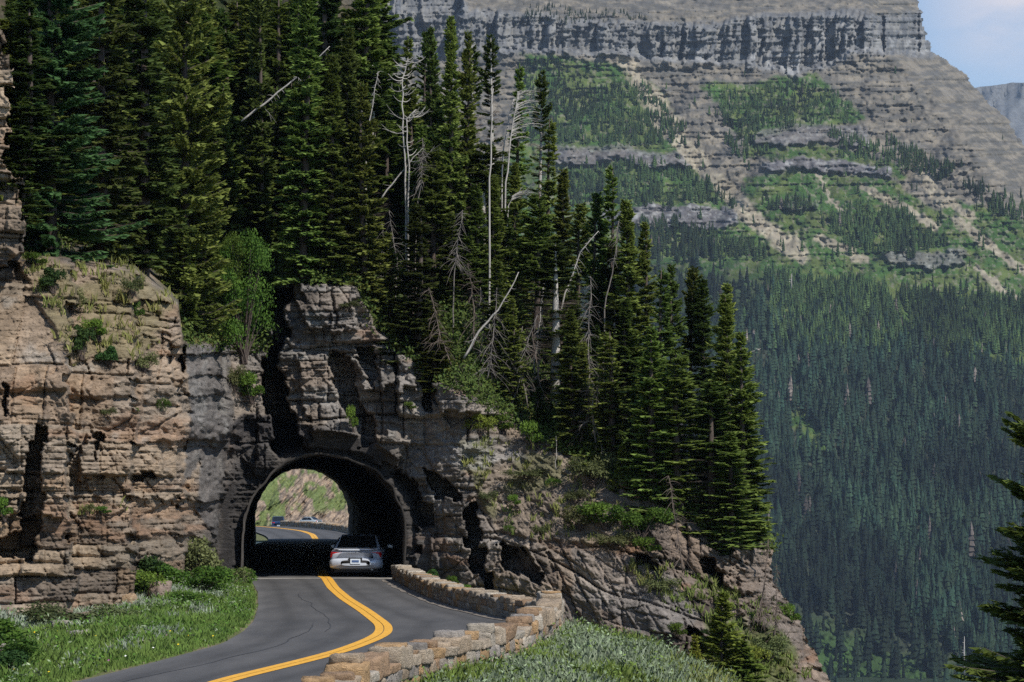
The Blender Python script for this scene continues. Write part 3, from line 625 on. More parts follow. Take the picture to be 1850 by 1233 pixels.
# ------------------------------------------------------------------ conifers (mesh prototypes)
def conifer(seed, H=10., R=1.2, bare=.06, whorl=.19, per=6, dead_low=0.0, sparse=0.0, power=.8, spr=1.0, droop=.35, maxpairs=26, irr=.25):
    """crown as many flat needle sprays on drooping boughs; returns crown (V,F,C) and bough wood tubes"""
    r = np.random.RandomState(seed); VV = []; CC = []; wood = MB()
    z = bare * H; lobes = 1 + irr * (r.rand(24) - .5) * 2
    while z < H * .985:
        t = z / H; f = ((1 - t) / (1 - bare)) ** power
        if t < bare + .10: f *= .65 + .35 * (t - bare) / .10
        f *= lobes[int(t * 23)]
        for k_ in range(per):
            if r.rand() < sparse: continue
            az = r.rand() * 2 * pi; Ln = max(.12, R * f * (.68 + .45 * r.rand()))
            if r.rand() < .06: Ln *= 1.25
            el = (.75 * t ** 2 - droop * (1 - t)) + (r.rand() - .5) * .25
            z0 = z + (r.rand() - .5) * whorl
            dead = t < dead_low and r.rand() < .8
            d = np.array([cos(az), sin(az)]); side = np.array([-d[1], d[0]])
            n_ = int(np.clip(6 + Ln * 15, 5, maxpairs)); s_ = np.linspace(.12, 1, n_) * Ln
            zz = z0 + s_ * math.tan(el) + .22 * (s_ / max(Ln, .1)) ** 2 * Ln * (1 - t) * 1.1
            if dead or Ln > .5:
                wood.tube([(0, 0, z0), (d[0] * s_[n_ // 2], d[1] * s_[n_ // 2], zz[n_ // 2]), (d[0] * Ln, d[1] * Ln, zz[-1])], [.018, .010, .004], 3, False)
            if dead:
                for s1, z1 in zip(s_[1::2], zz[1::2]):
                    sg = 1 if r.rand() < .5 else -1; l2 = .15 + .3 * r.rand()
                    wood.tube([(d[0] * s1, d[1] * s1, z1), (d[0] * (s1 + l2 * .5) + side[0] * sg * l2 * .7, d[1] * (s1 + l2 * .5) + side[1] * sg * l2 * .7, z1 - .10 * r.rand())], [.006, .003], 3, False)
                continue
            tone = .25 + .5 * r.rand()
            for i in range(n_):
                ctr = np.array([d[0] * s_[i], d[1] * s_[i], zz[i]])
                ll = spr * (.15 + .34 * Ln * (1 - .55 * s_[i] / Ln)) * (.75 + .5 * r.rand()); ll = min(ll, .30)
                for sg in (-1, 1, 0):
                    if sg == 0 and r.rand() < .45: continue
                    fwd = np.array([d[0], d[1], math.tan(el) * .6])
                    dr = fwd * (.75 if sg else .9) + np.append(side * sg * .85, 0) + np.array([0, 0, (r.rand() - .62) * .55 if sg else -.35 + .75 * r.rand()])
                    dr /= np.linalg.norm(dr); l_ = ll * (1 if sg else .7)
                    up = np.array([r.randn() * .55, r.randn() * .55, 1.]); w_ = np.cross(dr, up); w_ /= np.linalg.norm(w_); w_ *= l_ * .24
                    dn = np.array([0, 0, -.10 * l_])
                    VV += [ctr, ctr + dr * l_ * .45 + w_ + dn, ctr + dr * l_, ctr + dr * l_ * .45 - w_ + dn]
                    cc = np.clip(tone + .35 * (s_[i] / Ln - .5) + .2 * r.randn(), 0, 1); CC += [cc * .6, cc, min(1, cc + .25), cc]
        z += whorl * (.75 + .5 * r.rand()) * (1.0 if t < .8 else .7)
    # leader
    for i in range(8):
        az = r.rand() * 2 * pi; b0 = np.array([0, 0, H * (.95 + .045 * r.rand())]); dr = np.array([cos(az) * .35, sin(az) * .35, 1.]); l_ = .25
        w_ = np.array([-sin(az), cos(az), 0]) * .03; VV += [b0, b0 + dr * l_ * .4 + w_, b0 + dr * l_, b0 + dr * l_ * .4 - w_]; CC += [.4] * 4
    V = np.array(VV); Cc = np.repeat(np.array(CC)[:, None], 3, 1)
    trunk = MB(); bend = (r.rand(2) - .5) * .3
    zs = np.linspace(-.5, H, 10); trunk.tube([(bend[0] * sin(zz_ / H * 2), bend[1] * sin(zz_ / H * 2.4), zz_) for zz_ in zs], [max(.012, .016 * H * (1 - max(0, zz_) / H) ** .8 + .012) for zz_ in zs], 7)
    return V, np.arange(len(V)).reshape(-1, 4), Cc, trunk, wood
KIND = {}
def reg_conifer(key, mats, **kw):
    V, Fq, Cc, tr, wd = conifer(**kw)
    crown = mesh_np('crown_' + key, V, Fq, mats[0], Cc)
    KIND[key] = (crown, tr.mesh('trunk_' + key, M[mats[1]], True), wd.mesh('boughs_' + key, M[mats[2]]) if wd.v else None, kw.get('H', 10.), kw.get('R', 1.2))
reg_conifer('slim1', (M['needle'], 'bark', 'bark'), seed=1, R=1.05, whorl=.17, per=6, irr=.4)
reg_conifer('slim2', (M['needle'], 'bark', 'bark'), seed=2, R=1.15, whorl=.21, per=6, power=.7, irr=.4)
reg_conifer('slim3', (M['needle'], 'bark', 'bark'), seed=3, R=.95, whorl=.22, per=5, power=.6, irr=.5, sparse=.1)
reg_conifer('dark1', (M['needle_dark'], 'bark', 'bark'), seed=4, R=1.1, whorl=.20, per=6, power=.75, irr=.35)
reg_conifer('dark2', (M['needle_dark'], 'bark', 'bark'), seed=5, R=.9, whorl=.20, per=6, power=.6, irr=.4)
reg_conifer('half1', (M['needle'], 'bark', 'dead'), seed=6, R=1.0, whorl=.22, per=6, dead_low=.55, power=.5, irr=.4)
reg_conifer('half2', (M['needle_dark'], 'snag', 'dead'), seed=7, R=.8, whorl=.22, per=5, dead_low=.72, power=.45, irr=.4, sparse=.15)
reg_conifer('big1', (M['needle_blue'], 'bark', 'bark'), seed=8, R=2.1, whorl=.21, per=8, power=.72, droop=.28, maxpairs=34, spr=.8, bare=.02, irr=.2)
reg_conifer('big2', (M['needle'], 'bark', 'bark'), seed=9, R=1.9, whorl=.23, per=8, power=.75, droop=.12, maxpairs=34, spr=.8, bare=.02, irr=.3)
reg_conifer('young', (M['needle_yellow'], 'bark', 'bark'), seed=10, H=4., R=1.0, whorl=.15, per=7, power=.9, droop=.0, bare=.02, spr=1.0)
reg_conifer('close', (M['needle_close'], 'bark', 'bark'), seed=31, H=8., R=2.0, whorl=.11, per=11, power=.55, droop=.18, maxpairs=30, spr=.75, bare=.02, irr=.45)

# low-detail conifers merged into far woods
def mini(seed):
    """slim far conifer: overlapping ragged skirts of boughs"""
    r = np.random.RandomState(seed); V = []; C = []; n = 7; T = 6; slim = r.uniform(.75, 1.2)
    for k_ in range(T):
        zt = .16 + .84 * (k_ + 1.25) / (T + .25); zb = .05 + .95 * k_ / (T + .6); rb = .135 * slim * (1 - zb) ** .75 + .008; zt = min(zt, 1.03)
        rr = rb * r.uniform(.6, 1.25, n); zz = zb + r.uniform(-.035, .02, n); rt = .012 if k_ < T - 1 else .003
        for i in range(n):
            a0, a1 = 2 * pi * i / n + k_, 2 * pi * (i + 1) / n + k_; j = (i + 1) % n
            V += [np.array((cos(a0) * rt, sin(a0) * rt, zt)), np.array((cos(a0) * rr[i], sin(a0) * rr[i], zz[i])), np.array((cos(a1) * rr[j], sin(a1) * rr[j], zz[j])), np.array((cos(a1) * rt, sin(a1) * rt, zt))]
            c = r.uniform(.75, 1.2); C += [c * .9, c * 1.15, c * 1.15, c * .9]
    return np.array(V), np.array(C)
MINI = [mini(200 + i) for i in range(8)]
def far_wood(name, px, py, h, base, cat, label, rs, warmv=.25):
    X_, Y_, Z_ = P(px, py, np.interp(0, [0], [0]) + MD[np.clip(((py - mys[0]) / MS).round().astype(int), 0, ny2 - 1), np.clip(((px - mxs[0]) / MS).round().astype(int), 0, nx2 - 1)])
    VV = []; CC = []
    for i in range(len(px)):
        v, c = MINI[rs.randint(8)]; a = rs.rand() * 6.28; k1 = h[i]; k2 = h[i] * (.8 + .5 * rs.rand()); ca, sa = cos(a) * k2, sin(a) * k2
        VV.append(np.stack([v[:, 0] * ca - v[:, 1] * sa + X_[i], v[:, 0] * sa + v[:, 1] * ca + Y_[i] - 1, v[:, 2] * k1 + Z_[i] - .5], -1))
        br = (.45 + .8 * rs.rand()) * (.45 + 1.1 * float(ss(.3, .7, fbm(px[i] / 130, py[i] / 80, 190, 3)))); hu = rs.rand() * warmv; dead_ = rs.rand() < .012
        CC.append(c[:, None] * br * ((np.array((.13, .11, .10)) if dead_ else np.array(base)) + hu * np.array((.035, .028, .0)))[None])
    V = np.concatenate(VV); Cc = np.concatenate(CC)
    tag(link(name, mesh_np(name, V, np.arange(len(V)).reshape(-1, 4), M['forest'], Cc)), label, cat, kind='stuff')
rs = np.random.RandomState(5)
def in_any(polys, x, y):
    r = np.zeros(x.shape, bool)
    for p_ in polys: r |= inpoly(p_, x, y)
    return r
# lower forest
px = rs.uniform(940, 1980, 15000); py = rs.uniform(400, 1320, 15000)
jx = px + 40 * (fbm(px / 30, py / 30, 141) - .5); jy = py + 50 * (fbm(px / 40, py / 40, 142) - .5)
keep = (jy > 470 + pl([(640, -70), (1150, -50), (1260, -12), (1400, 5), (1450, 90), (1560, 110), (1620, 90), (1700, 100), (1850, 130), (1990, 180)], jx))
up_ok = rs.rand(len(px)) < ss(-.05, .35, (py - 480) / 300)
clear = in_any(CLR, jx, jy) & (rs.rand(len(px)) < .82)
brush = ((py - (px - 1560) * .30) > 1130) & (px < 1760) & (rs.rand(len(px)) < .85)
keep &= ~clear & ~brush & up_ok & (fbm(px / 35, py / 25, 191, 4) + .30 * ss(520, 640, py) > .47)
px, py = px[keep], py[keep]
h = pl([(400, 10), (600, 14), (900, 17), (1233, 20)], py) * (.5 + .85 * rs.rand(len(px)) ** 1.5)
far_wood('valley_forest', px, py, h, (.0115, .029, .0185), 'forest', 'dense dark conifer forest filling the valley side', rs)  # tree colour darkened in place of cloud shadow
# groves higher up
px = rs.uniform(930, 1990, 44000); py = rs.uniform(10, 640, 44000)
jx = px + 30 * (fbm(px / 20, py / 20, 143) - .5); jy = py + 24 * (fbm(px / 20, py / 20, 144) - .5)
groves = [[(930, 110), (1000, 108), (1060, 170), (1110, 150), (1160, 150), (1232, 225), (1238, 268), (1000, 262), (930, 262)], [(1266, 150), (1340, 165), (1450, 150), (1500, 165), (1560, 212), (1450, 232), (1350, 240), (1300, 222)],
          [(1300, 245), (1360, 250), (1420, 290), (1330, 286)], [(1010, 320), (1120, 295), (1240, 300), (1335, 372), (1200, 374), (1010, 368)], [(1150, 400), (1190, 400), (1330, 440), (1400, 470), (1150, 470)],
          [(1370, 362), (1440, 362), (1480, 385), (1380, 375)], [(1480, 400), (1540, 375), (1640, 385), (1705, 440), (1680, 462), (1590, 466), (1540, 455)], [(1530, 270), (1600, 250), (1680, 290), (1740, 300), (1700, 330), (1600, 300)], [(1500, 240), (1590, 262), (1600, 292), (1520, 290)],
          [(860, 15), (1000, 10), (1180, 30), (1180, 42), (1000, 42), (860, 36)], [(1380, 500), (1600, 520), (1850, 560), (1990, 620), (1990, 640), (1400, 640)], [(1740, 330), (1990, 420), (1990, 460), (1760, 370)], [(1760, 560), (1850, 545), (1990, 600), (1990, 640)]]
dens = in_any(groves, jx, jy)
keep = (dens & (rs.rand(len(px)) < .8)) | ((py > 110) & (rs.rand(len(px)) < .004)) | ((py > 300) & (rs.rand(len(px)) < .012))
keep &= ~(fbm(px / 18, py / 12, 145) > .62)
keep &= px < pl([(0, 1640), (100, 1670), (262, 1830), (330, 1990)], py)
px, py = px[keep], py[keep]
h = pl([(0, 4), (130, 5.5), (300, 8), (450, 10), (600, 12)], py) * (.5 + .75 * rs.rand(len(px)))
far_wood('mountain_trees', px, py, h, (.026, .052, .018), 'trees', 'scattered groves of small conifers on the mountain slopes', rs, .4)

# ------------------------------------------------------------------ hill seen through the tunnel
hx = np.arange(420, 700, 1.0); hy = np.arange(700, 972, 1.0); HX, HY = np.meshgrid(hx, hy)
HD = 396 + (958 - HY) * .62 + (HX - 560) * .25 + 9 * (fbm(HX / 16 + HY / 30, HY / 40, 150, 4) - .5) * 2
HD = HD + np.where(HY > 905, 0, 0) + 16 * (fbm((HX + HY * .9) / 7, (HY - HX * .5) / 26, 151, 5) - .5) * ss(800, 900, HY + (HX - 560) * .3)
a, b_, c = P(HX, HY, HD); hc = lerp(np.zeros(HX.shape + (3,)) + np.array((.34, .26, .19)), np.array((.18, .14, .11)), ss(.4, .65, fbm(HX / 4 + HY / 9, HY / 5, 152, 4)))
gmask = np.maximum(ss(0, 22, (HX - 560) * .80 - (HY - 846) + 8 * (fbm(HX / 8, HY / 8, 153) - .5)) * ss(.3, .45, fbm(HX / 7, HY / 7, 154, 3)), ss(.42, .54, fbm(HX / 17, HY / 22, 155, 4) + ss(530, 480, HX) * .12))
gmask = gmask * ss(.95, .7, ss(870, 945, HY) * ss(500, 540, HX))
hc = lerp(hc, np.array((.11, .16, .04)), gmask * .85)
I = np.arange(HX.size).reshape(HX.shape); quads = np.stack([I[:-1, :-1], I[1:, :-1], I[1:, 1:], I[:-1, 1:]], -1).reshape(-1, 4)
tag(link('far_roadside_hill', mesh_np('far_roadside_hill', np.stack([a, b_, c], -1).reshape(-1, 3), quads, M['far_hill'], hc.reshape(-1, 3))), 'tan rocky hillside with green brush seen through the tunnel', 'hillside', kind='structure')
yv = np.arange(170, 430, 4.); mbv = [np.stack([np.interp(yv, yy, cx) + o_, yv, road_z(yv) - .04 - .02 * abs(o_) + (.2 if o_ < -4 else 0)], -1) for o_ in (-60, -6, -3.3, 0, 3.2, 8, 40)]
V = np.stack(mbv, 1); I = np.arange(V.shape[0] * V.shape[1]).reshape(V.shape[:2]); V[:, 0, 2] += 4; V[:, -1, 2] -= 25; V[:, -2, 2] -= 2
tag(link('far_verge', mesh_np('far_verge', V.reshape(-1, 3), np.stack([I[:-1, :-1], I[:-1, 1:], I[1:, 1:], I[1:, :-1]], -1).reshape(-1, 4), M['verge'], np.zeros((V.size // 3, 3)) + np.array((.13, .14, .06)))), 'green verge beside the road beyond the tunnel', 'verge', kind='structure')
print('far done')

# ------------------------------------------------------------------ air
m = bpy.data.materials.new('haze'); m.use_nodes = True; n = m.node_tree; n.nodes.clear()
o = n.nodes.new('ShaderNodeOutputMaterial'); pv = n.nodes.new('ShaderNodeVolumePrincipled')
pv.inputs['Color'].default_value = (.62, .78, 1.0, 1); pv.inputs['Density'].default_value = .000046; pv.inputs['Anisotropy'].default_value = .15
n.links.new(pv.outputs[0], o.inputs['Volume'])
mb = MB(); mb.box((0, 3700, 400), (9400, 8400, 1040)); hz = mb.build('haze', m); tag(hz, 'thin blue mountain haze', 'haze', kind='stuff')

# ------------------------------------------------------------------ stone guard walls
def stone(rs, c, d, rz, tilt=0.0, rough=.10, n=(5, 4, 4)):
    """one rough-hewn block: subdivided box with chipped corners and uneven faces"""
    pts = {}; V = []; Fq = []
    def vid(i, j, k):
        if (i, j, k) not in pts:
            pts[(i, j, k)] = len(V); V.append((i / n[0] - .5, j / n[1] - .5, k / n[2] - .5))
        return pts[(i, j, k)]
    for i in range(n[0]):
        for j in range(n[1]):
            Fq += [(vid(i, j, 0), vid(i, j + 1, 0), vid(i + 1, j + 1, 0), vid(i + 1, j, 0)), (vid(i, j, n[2]), vid(i + 1, j, n[2]), vid(i + 1, j + 1, n[2]), vid(i, j + 1, n[2]))]
    for i in range(n[0]):
        for k in range(n[2]):
            Fq += [(vid(i, 0, k), vid(i + 1, 0, k), vid(i + 1, 0, k + 1), vid(i, 0, k + 1)), (vid(i, n[1], k), vid(i, n[1], k + 1), vid(i + 1, n[1], k + 1), vid(i + 1, n[1], k))]
    for j in range(n[1]):
        for k in range(n[2]):
            Fq += [(vid(0, j, k), vid(0, j, k + 1), vid(0, j + 1, k + 1), vid(0, j + 1, k)), (vid(n[0], j, k), vid(n[0], j + 1, k), vid(n[0], j + 1, k + 1), vid(n[0], j, k + 1))]
    V = np.array(V); ax = np.abs(V) * 2
    e = (np.sort(ax, 1)[:, 1]) ** 20 * .03 + (np.sort(ax, 1)[:, 0]) ** 20 * .03
    V = V * (1 - e)[:, None]
    V = V * (1 + .14 * (rs.rand(3) - .5))[None] + np.outer(V[:, 2], (rs.rand(3) - .5) * .18)
    V = V * np.array(d)
    sd = rs.randint(1000); m_ = min(d)
    for a_ in range(3):
        o1, o2 = V[:, (a_ + 1) % 3], V[:, (a_ + 2) % 3]
        V[:, a_] += rough * (fbm((o1 + V[:, a_] * .6) / m_ * 2.1 + sd, o2 / m_ * 2.1, a_, 4, .6) - .5) * min(m_, .3) * 2
    ca, sa = cos(rz), sin(rz); z = V[:, 2] + V[:, 0] * tilt
    return np.stack([V[:, 0] * ca - V[:, 1] * sa + c[0], V[:, 0] * sa + V[:, 1] * ca + c[1], z + c[2]], -1), np.array(Fq)
STONEC = np.array([(.40, .31, .22), (.44, .36, .27), (.34, .29, .24), (.46, .30, .16), (.30, .27, .24), (.48, .42, .34), (.36, .24, .15), (.38, .34, .30)])
M['stone'] = vc_material('wall_stone', 7, .38, .92, .8, 22, (1, 1, 2.2))
def stone_set(name, stones, parent, rs):
    Vs = []; Fs = []; Cs = []; b = 0
    for st, ci in stones:
        v, f = st; Vs.append(v); Fs.append(f + b); b += len(v); Cs.append(np.tile(STONEC[ci] * (.85 + .3 * rs.rand()), (len(v), 1)))
    return link(name, mesh_np(name, np.concatenate(Vs), np.concatenate(Fs), M['stone'], np.concatenate(Cs)), parent)
def wall(label, path, seed, zf=lambda y: 0 * y, width=.46, lod=1, near=66):
    rs = np.random.RandomState(seed); p = np.array(path, float)[:, ::-1]
    seg = np.hypot(*np.diff(p, axis=0).T); S = np.concatenate([[0], np.cumsum(seg)])
    at = lambda s: (np.interp(s, S, p[:, 0]), np.interp(s, S, p[:, 1]))
    def frame(s0, s1):
        a, b = at(s0), at(s1); return ((a[0] + b[0]) / 2, (a[1] + b[1]) / 2), math.atan2(b[1] - a[1], b[0] - a[0])
    root = link('stone_guard_wall', None, None, (p[0, 0], p[0, 1], 0)); tag(root, label, 'guard wall')
    body = []; cope = []; nn = (5, 4, 4) if lod else (2, 2, 2)
    off = np.array([p[0, 0], p[0, 1], 0])
    for course, (z0, hh) in enumerate([(-.42, .20), (-.22, .21), (-.01, .20), (.17, .20)]):
        s = rs.rand() * .3
        while s < S[-1] - .2:
            l = .25 + .45 * rs.rand(); s1 = min(s + l, S[-1]); c, rz = frame(s, s1)
            for side in (-1, 1):
                n_ = (-sin(rz) * side * width * .25, cos(rz) * side * width * .25); w_ = width * .5 + .03 * rs.rand()
                v, f = stone(rs, (c[0] + n_[0] + .02 * (rs.rand() - .5) - off[0], c[1] + n_[1] - off[1], z0 + hh / 2 + zf(c[1])), (l * .97, w_, hh * .97), rz, 0, .12, nn); body.append(((v, f), rs.randint(8)))
            s = s1
    s = 0.; kk = 0
    while s < S[-1] - .2:
        yv_ = at(s)[1]; fine = yv_ > near
        l = (.22 + .35 * rs.rand()) if fine else (.50 + .75 * rs.rand()); s1 = min(s + l, S[-1]); c, rz = frame(s, s1)
        hh = (.06 + .12 * rs.rand()) if fine else (.13 + .22 * rs.rand() ** 1.3); up = .36
        v, f = stone(rs, (c[0] - off[0] + .05 * (rs.rand() - .5), c[1] - off[1], up + hh / 2 - .01 + zf(c[1])), (l * .96, width * (1.0 + .22 * rs.rand()), hh), rz + .10 * (rs.rand() - .5), .10 * (rs.rand() - .5), .16, (10, 7, 6) if lod else (2, 2, 2)); cope.append(((v, f), (0, 1, 3, 5, 6, 0, 1, 2)[rs.randint(8)]))
        if not fine and rs.rand() < .55:
            l2 = l * (.4 + .4 * rs.rand()); cx_ = c[0] + cos(rz) * (rs.rand() - .5) * .2; cy_ = c[1] + sin(rz) * (rs.rand() - .5) * .2; h2_ = .06 + .12 * rs.rand()
            v, f = stone(rs, (cx_ - off[0], cy_ - off[1], up + hh + h2_ / 2 - .03), (l2, width * .9, h2_), rz + .2 * (rs.rand() - .5), 0, .18, (6, 5, 3)); cope.append(((v, f), rs.randint(8)))
        if fine and rs.rand() < .5 and lod:   # upright joint stones standing proud of the road face
            v, f = stone(rs, (c[0] - off[0] + sin(rz) * width * .52, c[1] - off[1] - cos(rz) * width * .52, .2), (.10 + .08 * rs.rand(), .10, .34 + .12 * rs.rand()), rz, 0, .15, (3, 3, 4)); body.append(((v, f), rs.randint(8)))
        s = s1; kk += 1
    stone_set('rubble_course', body, root, rs); stone_set('coping', cope, root, rs); return root
wall('rough tan and grey stone guard wall curving along the road to the tunnel', WALLP, 3)
cy_ = np.array([168, 176, 184, 194, 204, 212, 219, 226, 232, 238]); fw = [(y, float(np.interp(y, yy, cx)) + 2.95 - .03 * max(0, y - 205) * 0) for y in cy_]
wall('low stone wall along the sunlit road beyond the tunnel', fw, 4, zf=lambda y: float(road_z(np.array(y))) - .06, lod=0, near=0)
# kerb stones at both feet of the arch
rs = np.random.RandomState(40)
for loc, d, lab in (((-8.98, 97.75, .10), (.46, .5, .22), 'pale squared kerb stone at the left foot of the tunnel arch'), ((-3.55, 98.1, .07), (.7, .45, .16), 'flat pale rubble stone at the right foot of the tunnel arch')):
    v, f = stone(rs, (0, 0, 0), d, .1, 0, .14); o = link('kerb_stone', mesh_np('kerb_stone', v, f, M['stone'], np.tile((.36, .34, .31), (len(v), 1))), None, loc); tag(o, lab, 'kerb stone')

# ------------------------------------------------------------------ cars
M['glass'] = plain('car_glass', (.012, .014, .016), .06, var=.1, spec=.8)
M['rubber'] = plain('tyre_rubber', (.02, .02, .02), .85, var=.2)
M['rim'] = plain('alloy_rim', (.5, .5, .52), .35, .8, var=.1)
M['black'] = plain('black_trim', (.018, .018, .02), .6, var=.1)
M['plate'] = plain('plate_white', (.72, .78, .84), .5, var=.05); M['plate_blue'] = plain('plate_blue', (.07, .12, .26), .5, var=.1)
M['lamp'] = plain('red_lens', (.45, .012, .015), .15, var=.1); M['lampw'] = plain('clear_lens', (.7, .7, .7), .1, var=.05)
def paint_mat(name, col, metal=.35):
    m = plain(name, col, .28, metal, var=.03); m.node_tree.nodes['Principled BSDF'].inputs['Coat Weight'].default_value = .6; return m
def loft(mb, st, nseg=9):
    """closed body from stations (y, half width, z low, z high); rounded box sections"""
    n = nseg * 2; V = []
    for y, w, z0, z1, e in st:
        for k_ in range(n):
            a = 2 * pi * k_ / n; cx_, sx_ = cos(a), sin(a)
            X = w * math.copysign(abs(cx_) ** e, cx_); Z = (z0 + z1) / 2 + (z1 - z0) / 2 * math.copysign(abs(sx_) ** e, sx_)
            V.append((X, y, Z))
    Fq = []
    for i in range(len(st) - 1):
        for k_ in range(n): Fq.append((i * n + k_, i * n + (k_ + 1) % n, (i + 1) * n + (k_ + 1) % n, (i + 1) * n + k_))
    Fq += [tuple(range(n)), tuple(reversed([(len(st) - 1) * n + k_ for k_ in range(n)]))]
    mb.add(V, Fq)
def make_car(name, label, cat, pmat, loc, rz, kind='sedan', sc=(1, 1, 1), oncoming=False, group=None):
    root = link(name, None, None, loc, (0, 0, rz), sc); tag(root, label, cat, group)
    suv = kind == 'suv'; hb = .96 if not suv else 1.12; hr = 1.42 if not suv else 1.78; Ln = 4.7
    b = MB(); loft(b, [(-.02, .60, .44, .84, .45), (.03, .78, .34, hb - .10, .4), (.14, .86, .27, hb - .01, .36), (.5, .895, .24, hb + .01, .32), (1.2, .91, .22, hb, .3), (2.4, .92, .22, hb - .03, .3), (3.5, .90, .22, hb - .05, .3), (4.2, .86, .25, hb - .16, .34), (4.55, .78, .30, hb - .30, .4), (4.68, .55, .38, .66, .5)])
    b.build('body', pmat, root, True)
    y0, y1, y2, y3 = (.62, 1.45, 2.75, 3.62) if not suv else (.12, .35, 2.75, 3.5)
    tw_ = .60 if not suv else .66
    def gh(mb, s, dz=0):
        V = []
        for y, z, w in ((y0, hb - .03, .80), (y1, hr - .03, tw_), ((y1 + y2) / 2, hr, tw_ + .015), (y2, hr - .03, tw_), (y3, hb - .05, .78)):
            V += [(-w * s, y, z + dz), (w * s, y, z + dz), (-.82 * s, y, hb - .06), (.82 * s, y, hb - .06)]
        Fq = []
        for i in range(4):
            a = i * 4; c = a + 4; Fq += [(a, a + 1, c + 1, c), (a, c, c + 2, a + 2), (a + 1, a + 3, c + 3, c + 1)]
        mb.add(V, Fq + [(0, 2, 3, 1), (16, 17, 19, 18)])
    r = MB(); gh(r, 1); o = r.build('cabin', pmat, root, False, bevel=.05)
    def pane(pn, pts, th=.008):
        g = MB(); P0 = [Vector(p) for p in pts]; nrm = (P0[1] - P0[0]).cross(P0[2] - P0[0]).normalized() * th
        g.add([p + nrm for p in P0] + [p - nrm for p in P0], [(0, 1, 2, 3), (7, 6, 5, 4), (0, 4, 5, 1), (1, 5, 6, 2), (2, 6, 7, 3), (3, 7, 4, 0)]); return g.build(pn, M['glass'], root)
    f_ = lambda t, s, k_=.88: (s * k_ * (.80 * (1 - t) + tw_ * t), y0 + (y1 - y0) * t, hb - .03 + (hr - hb) * t + .02)
    pane('rear_window', [f_(.1, -1), f_(.1, 1), f_(.93, 1, .92), f_(.93, -1, .92)], .012)
    w_ = lambda t, s: (s * .88 * (.78 * (1 - t) + tw_ * t), y3 + (y2 - y3) * t, hb - .03 + (hr - hb) * t + .015)
    pane('windscreen', [w_(.1, 1), w_(.1, -1), w_(.93, -1), w_(.93, 1)], .012)
    for s in (-1, 1):
        zt = hr - .10; zb = hb + .03; xt = lambda z: s * (.815 + (tw_ - .80) * (z - hb) / (hr - hb) + .02)
        for a, b2, c2, d2 in ((y0 + .45 if not suv else y0 + .12, 2.02, 2.02, y1 + .08), (2.10, 3.32, y2 + .02, 2.10)):
            pane('side_window', [(xt(zb), a, zb), (xt(zb), b2, zb), (xt(zt), c2, zt), (xt(zt), d2, zt)][::s], .012)
        mbm = MB(); mbm.box((s * .99, 3.1, hb + .03), (.20, .10, .13)); mbm.build('wing_mirror', pmat, root, bevel=.03)
        tl = MB(); tl.add([(s * .45, .055, hb - .12), (s * .83, .10, hb - .10), (s * .88, .20, hb - .12), (s * .865, .16, hb - .28), (s * .62, .05, hb - .30), (s * .5, .035, hb - .25),
                           (s * .45, .14, hb - .12), (s * .80, .22, hb - .10), (s * .84, .34, hb - .12), (s * .84, .30, hb - .28), (s * .62, .14, hb - .30), (s * .5, .14, hb - .25)],
                          [(0, 1, 2, 3, 4, 5), (11, 10, 9, 8, 7, 6)] + [(i, i + 6, (i + 1) % 6 + 6, (i + 1) % 6) for i in range(6)])
        tl.v = [(x, y - .05, z) for x, y, z in tl.v]; tl.build('tail_light', M['lamp'], root)
        hl = MB(); hl.box((s * .62, 4.53, .66), (.36, .14, .15)); hl.build('headlight', M['lampw'], root, bevel=.03)
        for y in (.95, 3.70):
            wh = link('wheel', None, root, (s * .80, y, .325))
            t_ = MB(); t_.lathe([(.20, -.10), (.30, -.105), (.325, -.07), (.325, .07), (.30, .105), (.20, .10)], (0, 0, 0), 'x', 24); t_.build('tyre', M['rubber'], wh, True)
            r_ = MB(); r_.lathe([(.0, s * .08), (.06, s * .085), (.18, s * .06), (.205, s * .095)], (0, 0, 0), 'x', 20); r_.build('rim', M['rim'], wh, True)
    bp_ = MB(); loft(bp_, [(-.13, .50, .40, .58, .5), (-.10, .78, .34, .63, .45), (-.02, .87, .30, .65, .4), (.22, .905, .28, .64, .4)]); bp_.build('bumper', pmat, root, True)
    if not suv:
        sp = MB(); loft(sp, [(-.03, .62, hb - .045, hb + .015, .6), (.03, .74, hb - .04, hb + .03, .6), (.14, .76, hb - .02, hb + .025, .6)]); sp.build('boot_lip', pmat, root, True)
    rec = MB(); rec.box((0, -.125, .62), (.46, .04, .10)); rec.build('plate_recess', M['black'], root)
    pt = MB(); pt.box((0, -.145, .545), (.34, .012, .17)); po = pt.build('number_plate', M['plate'], root)
    pb = MB(); pb.box((0, -.154, .548), (.24, .008, .075)); pb.build('plate_marks', M['plate_blue'], po)
    em = MB(); em.lathe([(0, -.01), (.045, -.01), (.05, .0), (.05, .02)], (0, 0, 0), 'z', 14); eo = em.build('emblem', M['black'], root); eo.location = (0, .0, hb - .16); eo.rotation_euler = (-pi / 2 + pi, 0, 0)
    ex = MB(); ex.lathe([(.02, 0), (.032, 0), (.034, .12)], (0, 0, 0), 'z', 12); eo = ex.build('exhaust_pipe', M['rim'], root); eo.location = (.55, -.08, .27); eo.rotation_euler = (-pi / 2, 0, 0)
    ub = MB(); ub.box((0, 2.3, .24), (1.5, 4.0, .14)); ub.build('underbody', M['black'], root)
    return root
make_car('parked_sedan' if 0 else 'sedan', 'silver sedan seen from behind driving into the tunnel', 'car', paint_mat('silver_paint', (.60, .64, .72), .15), (-5.30, 99.7, .005), radians(-1.0))
zc = lambda y: float(road_z(np.array(float(y))))
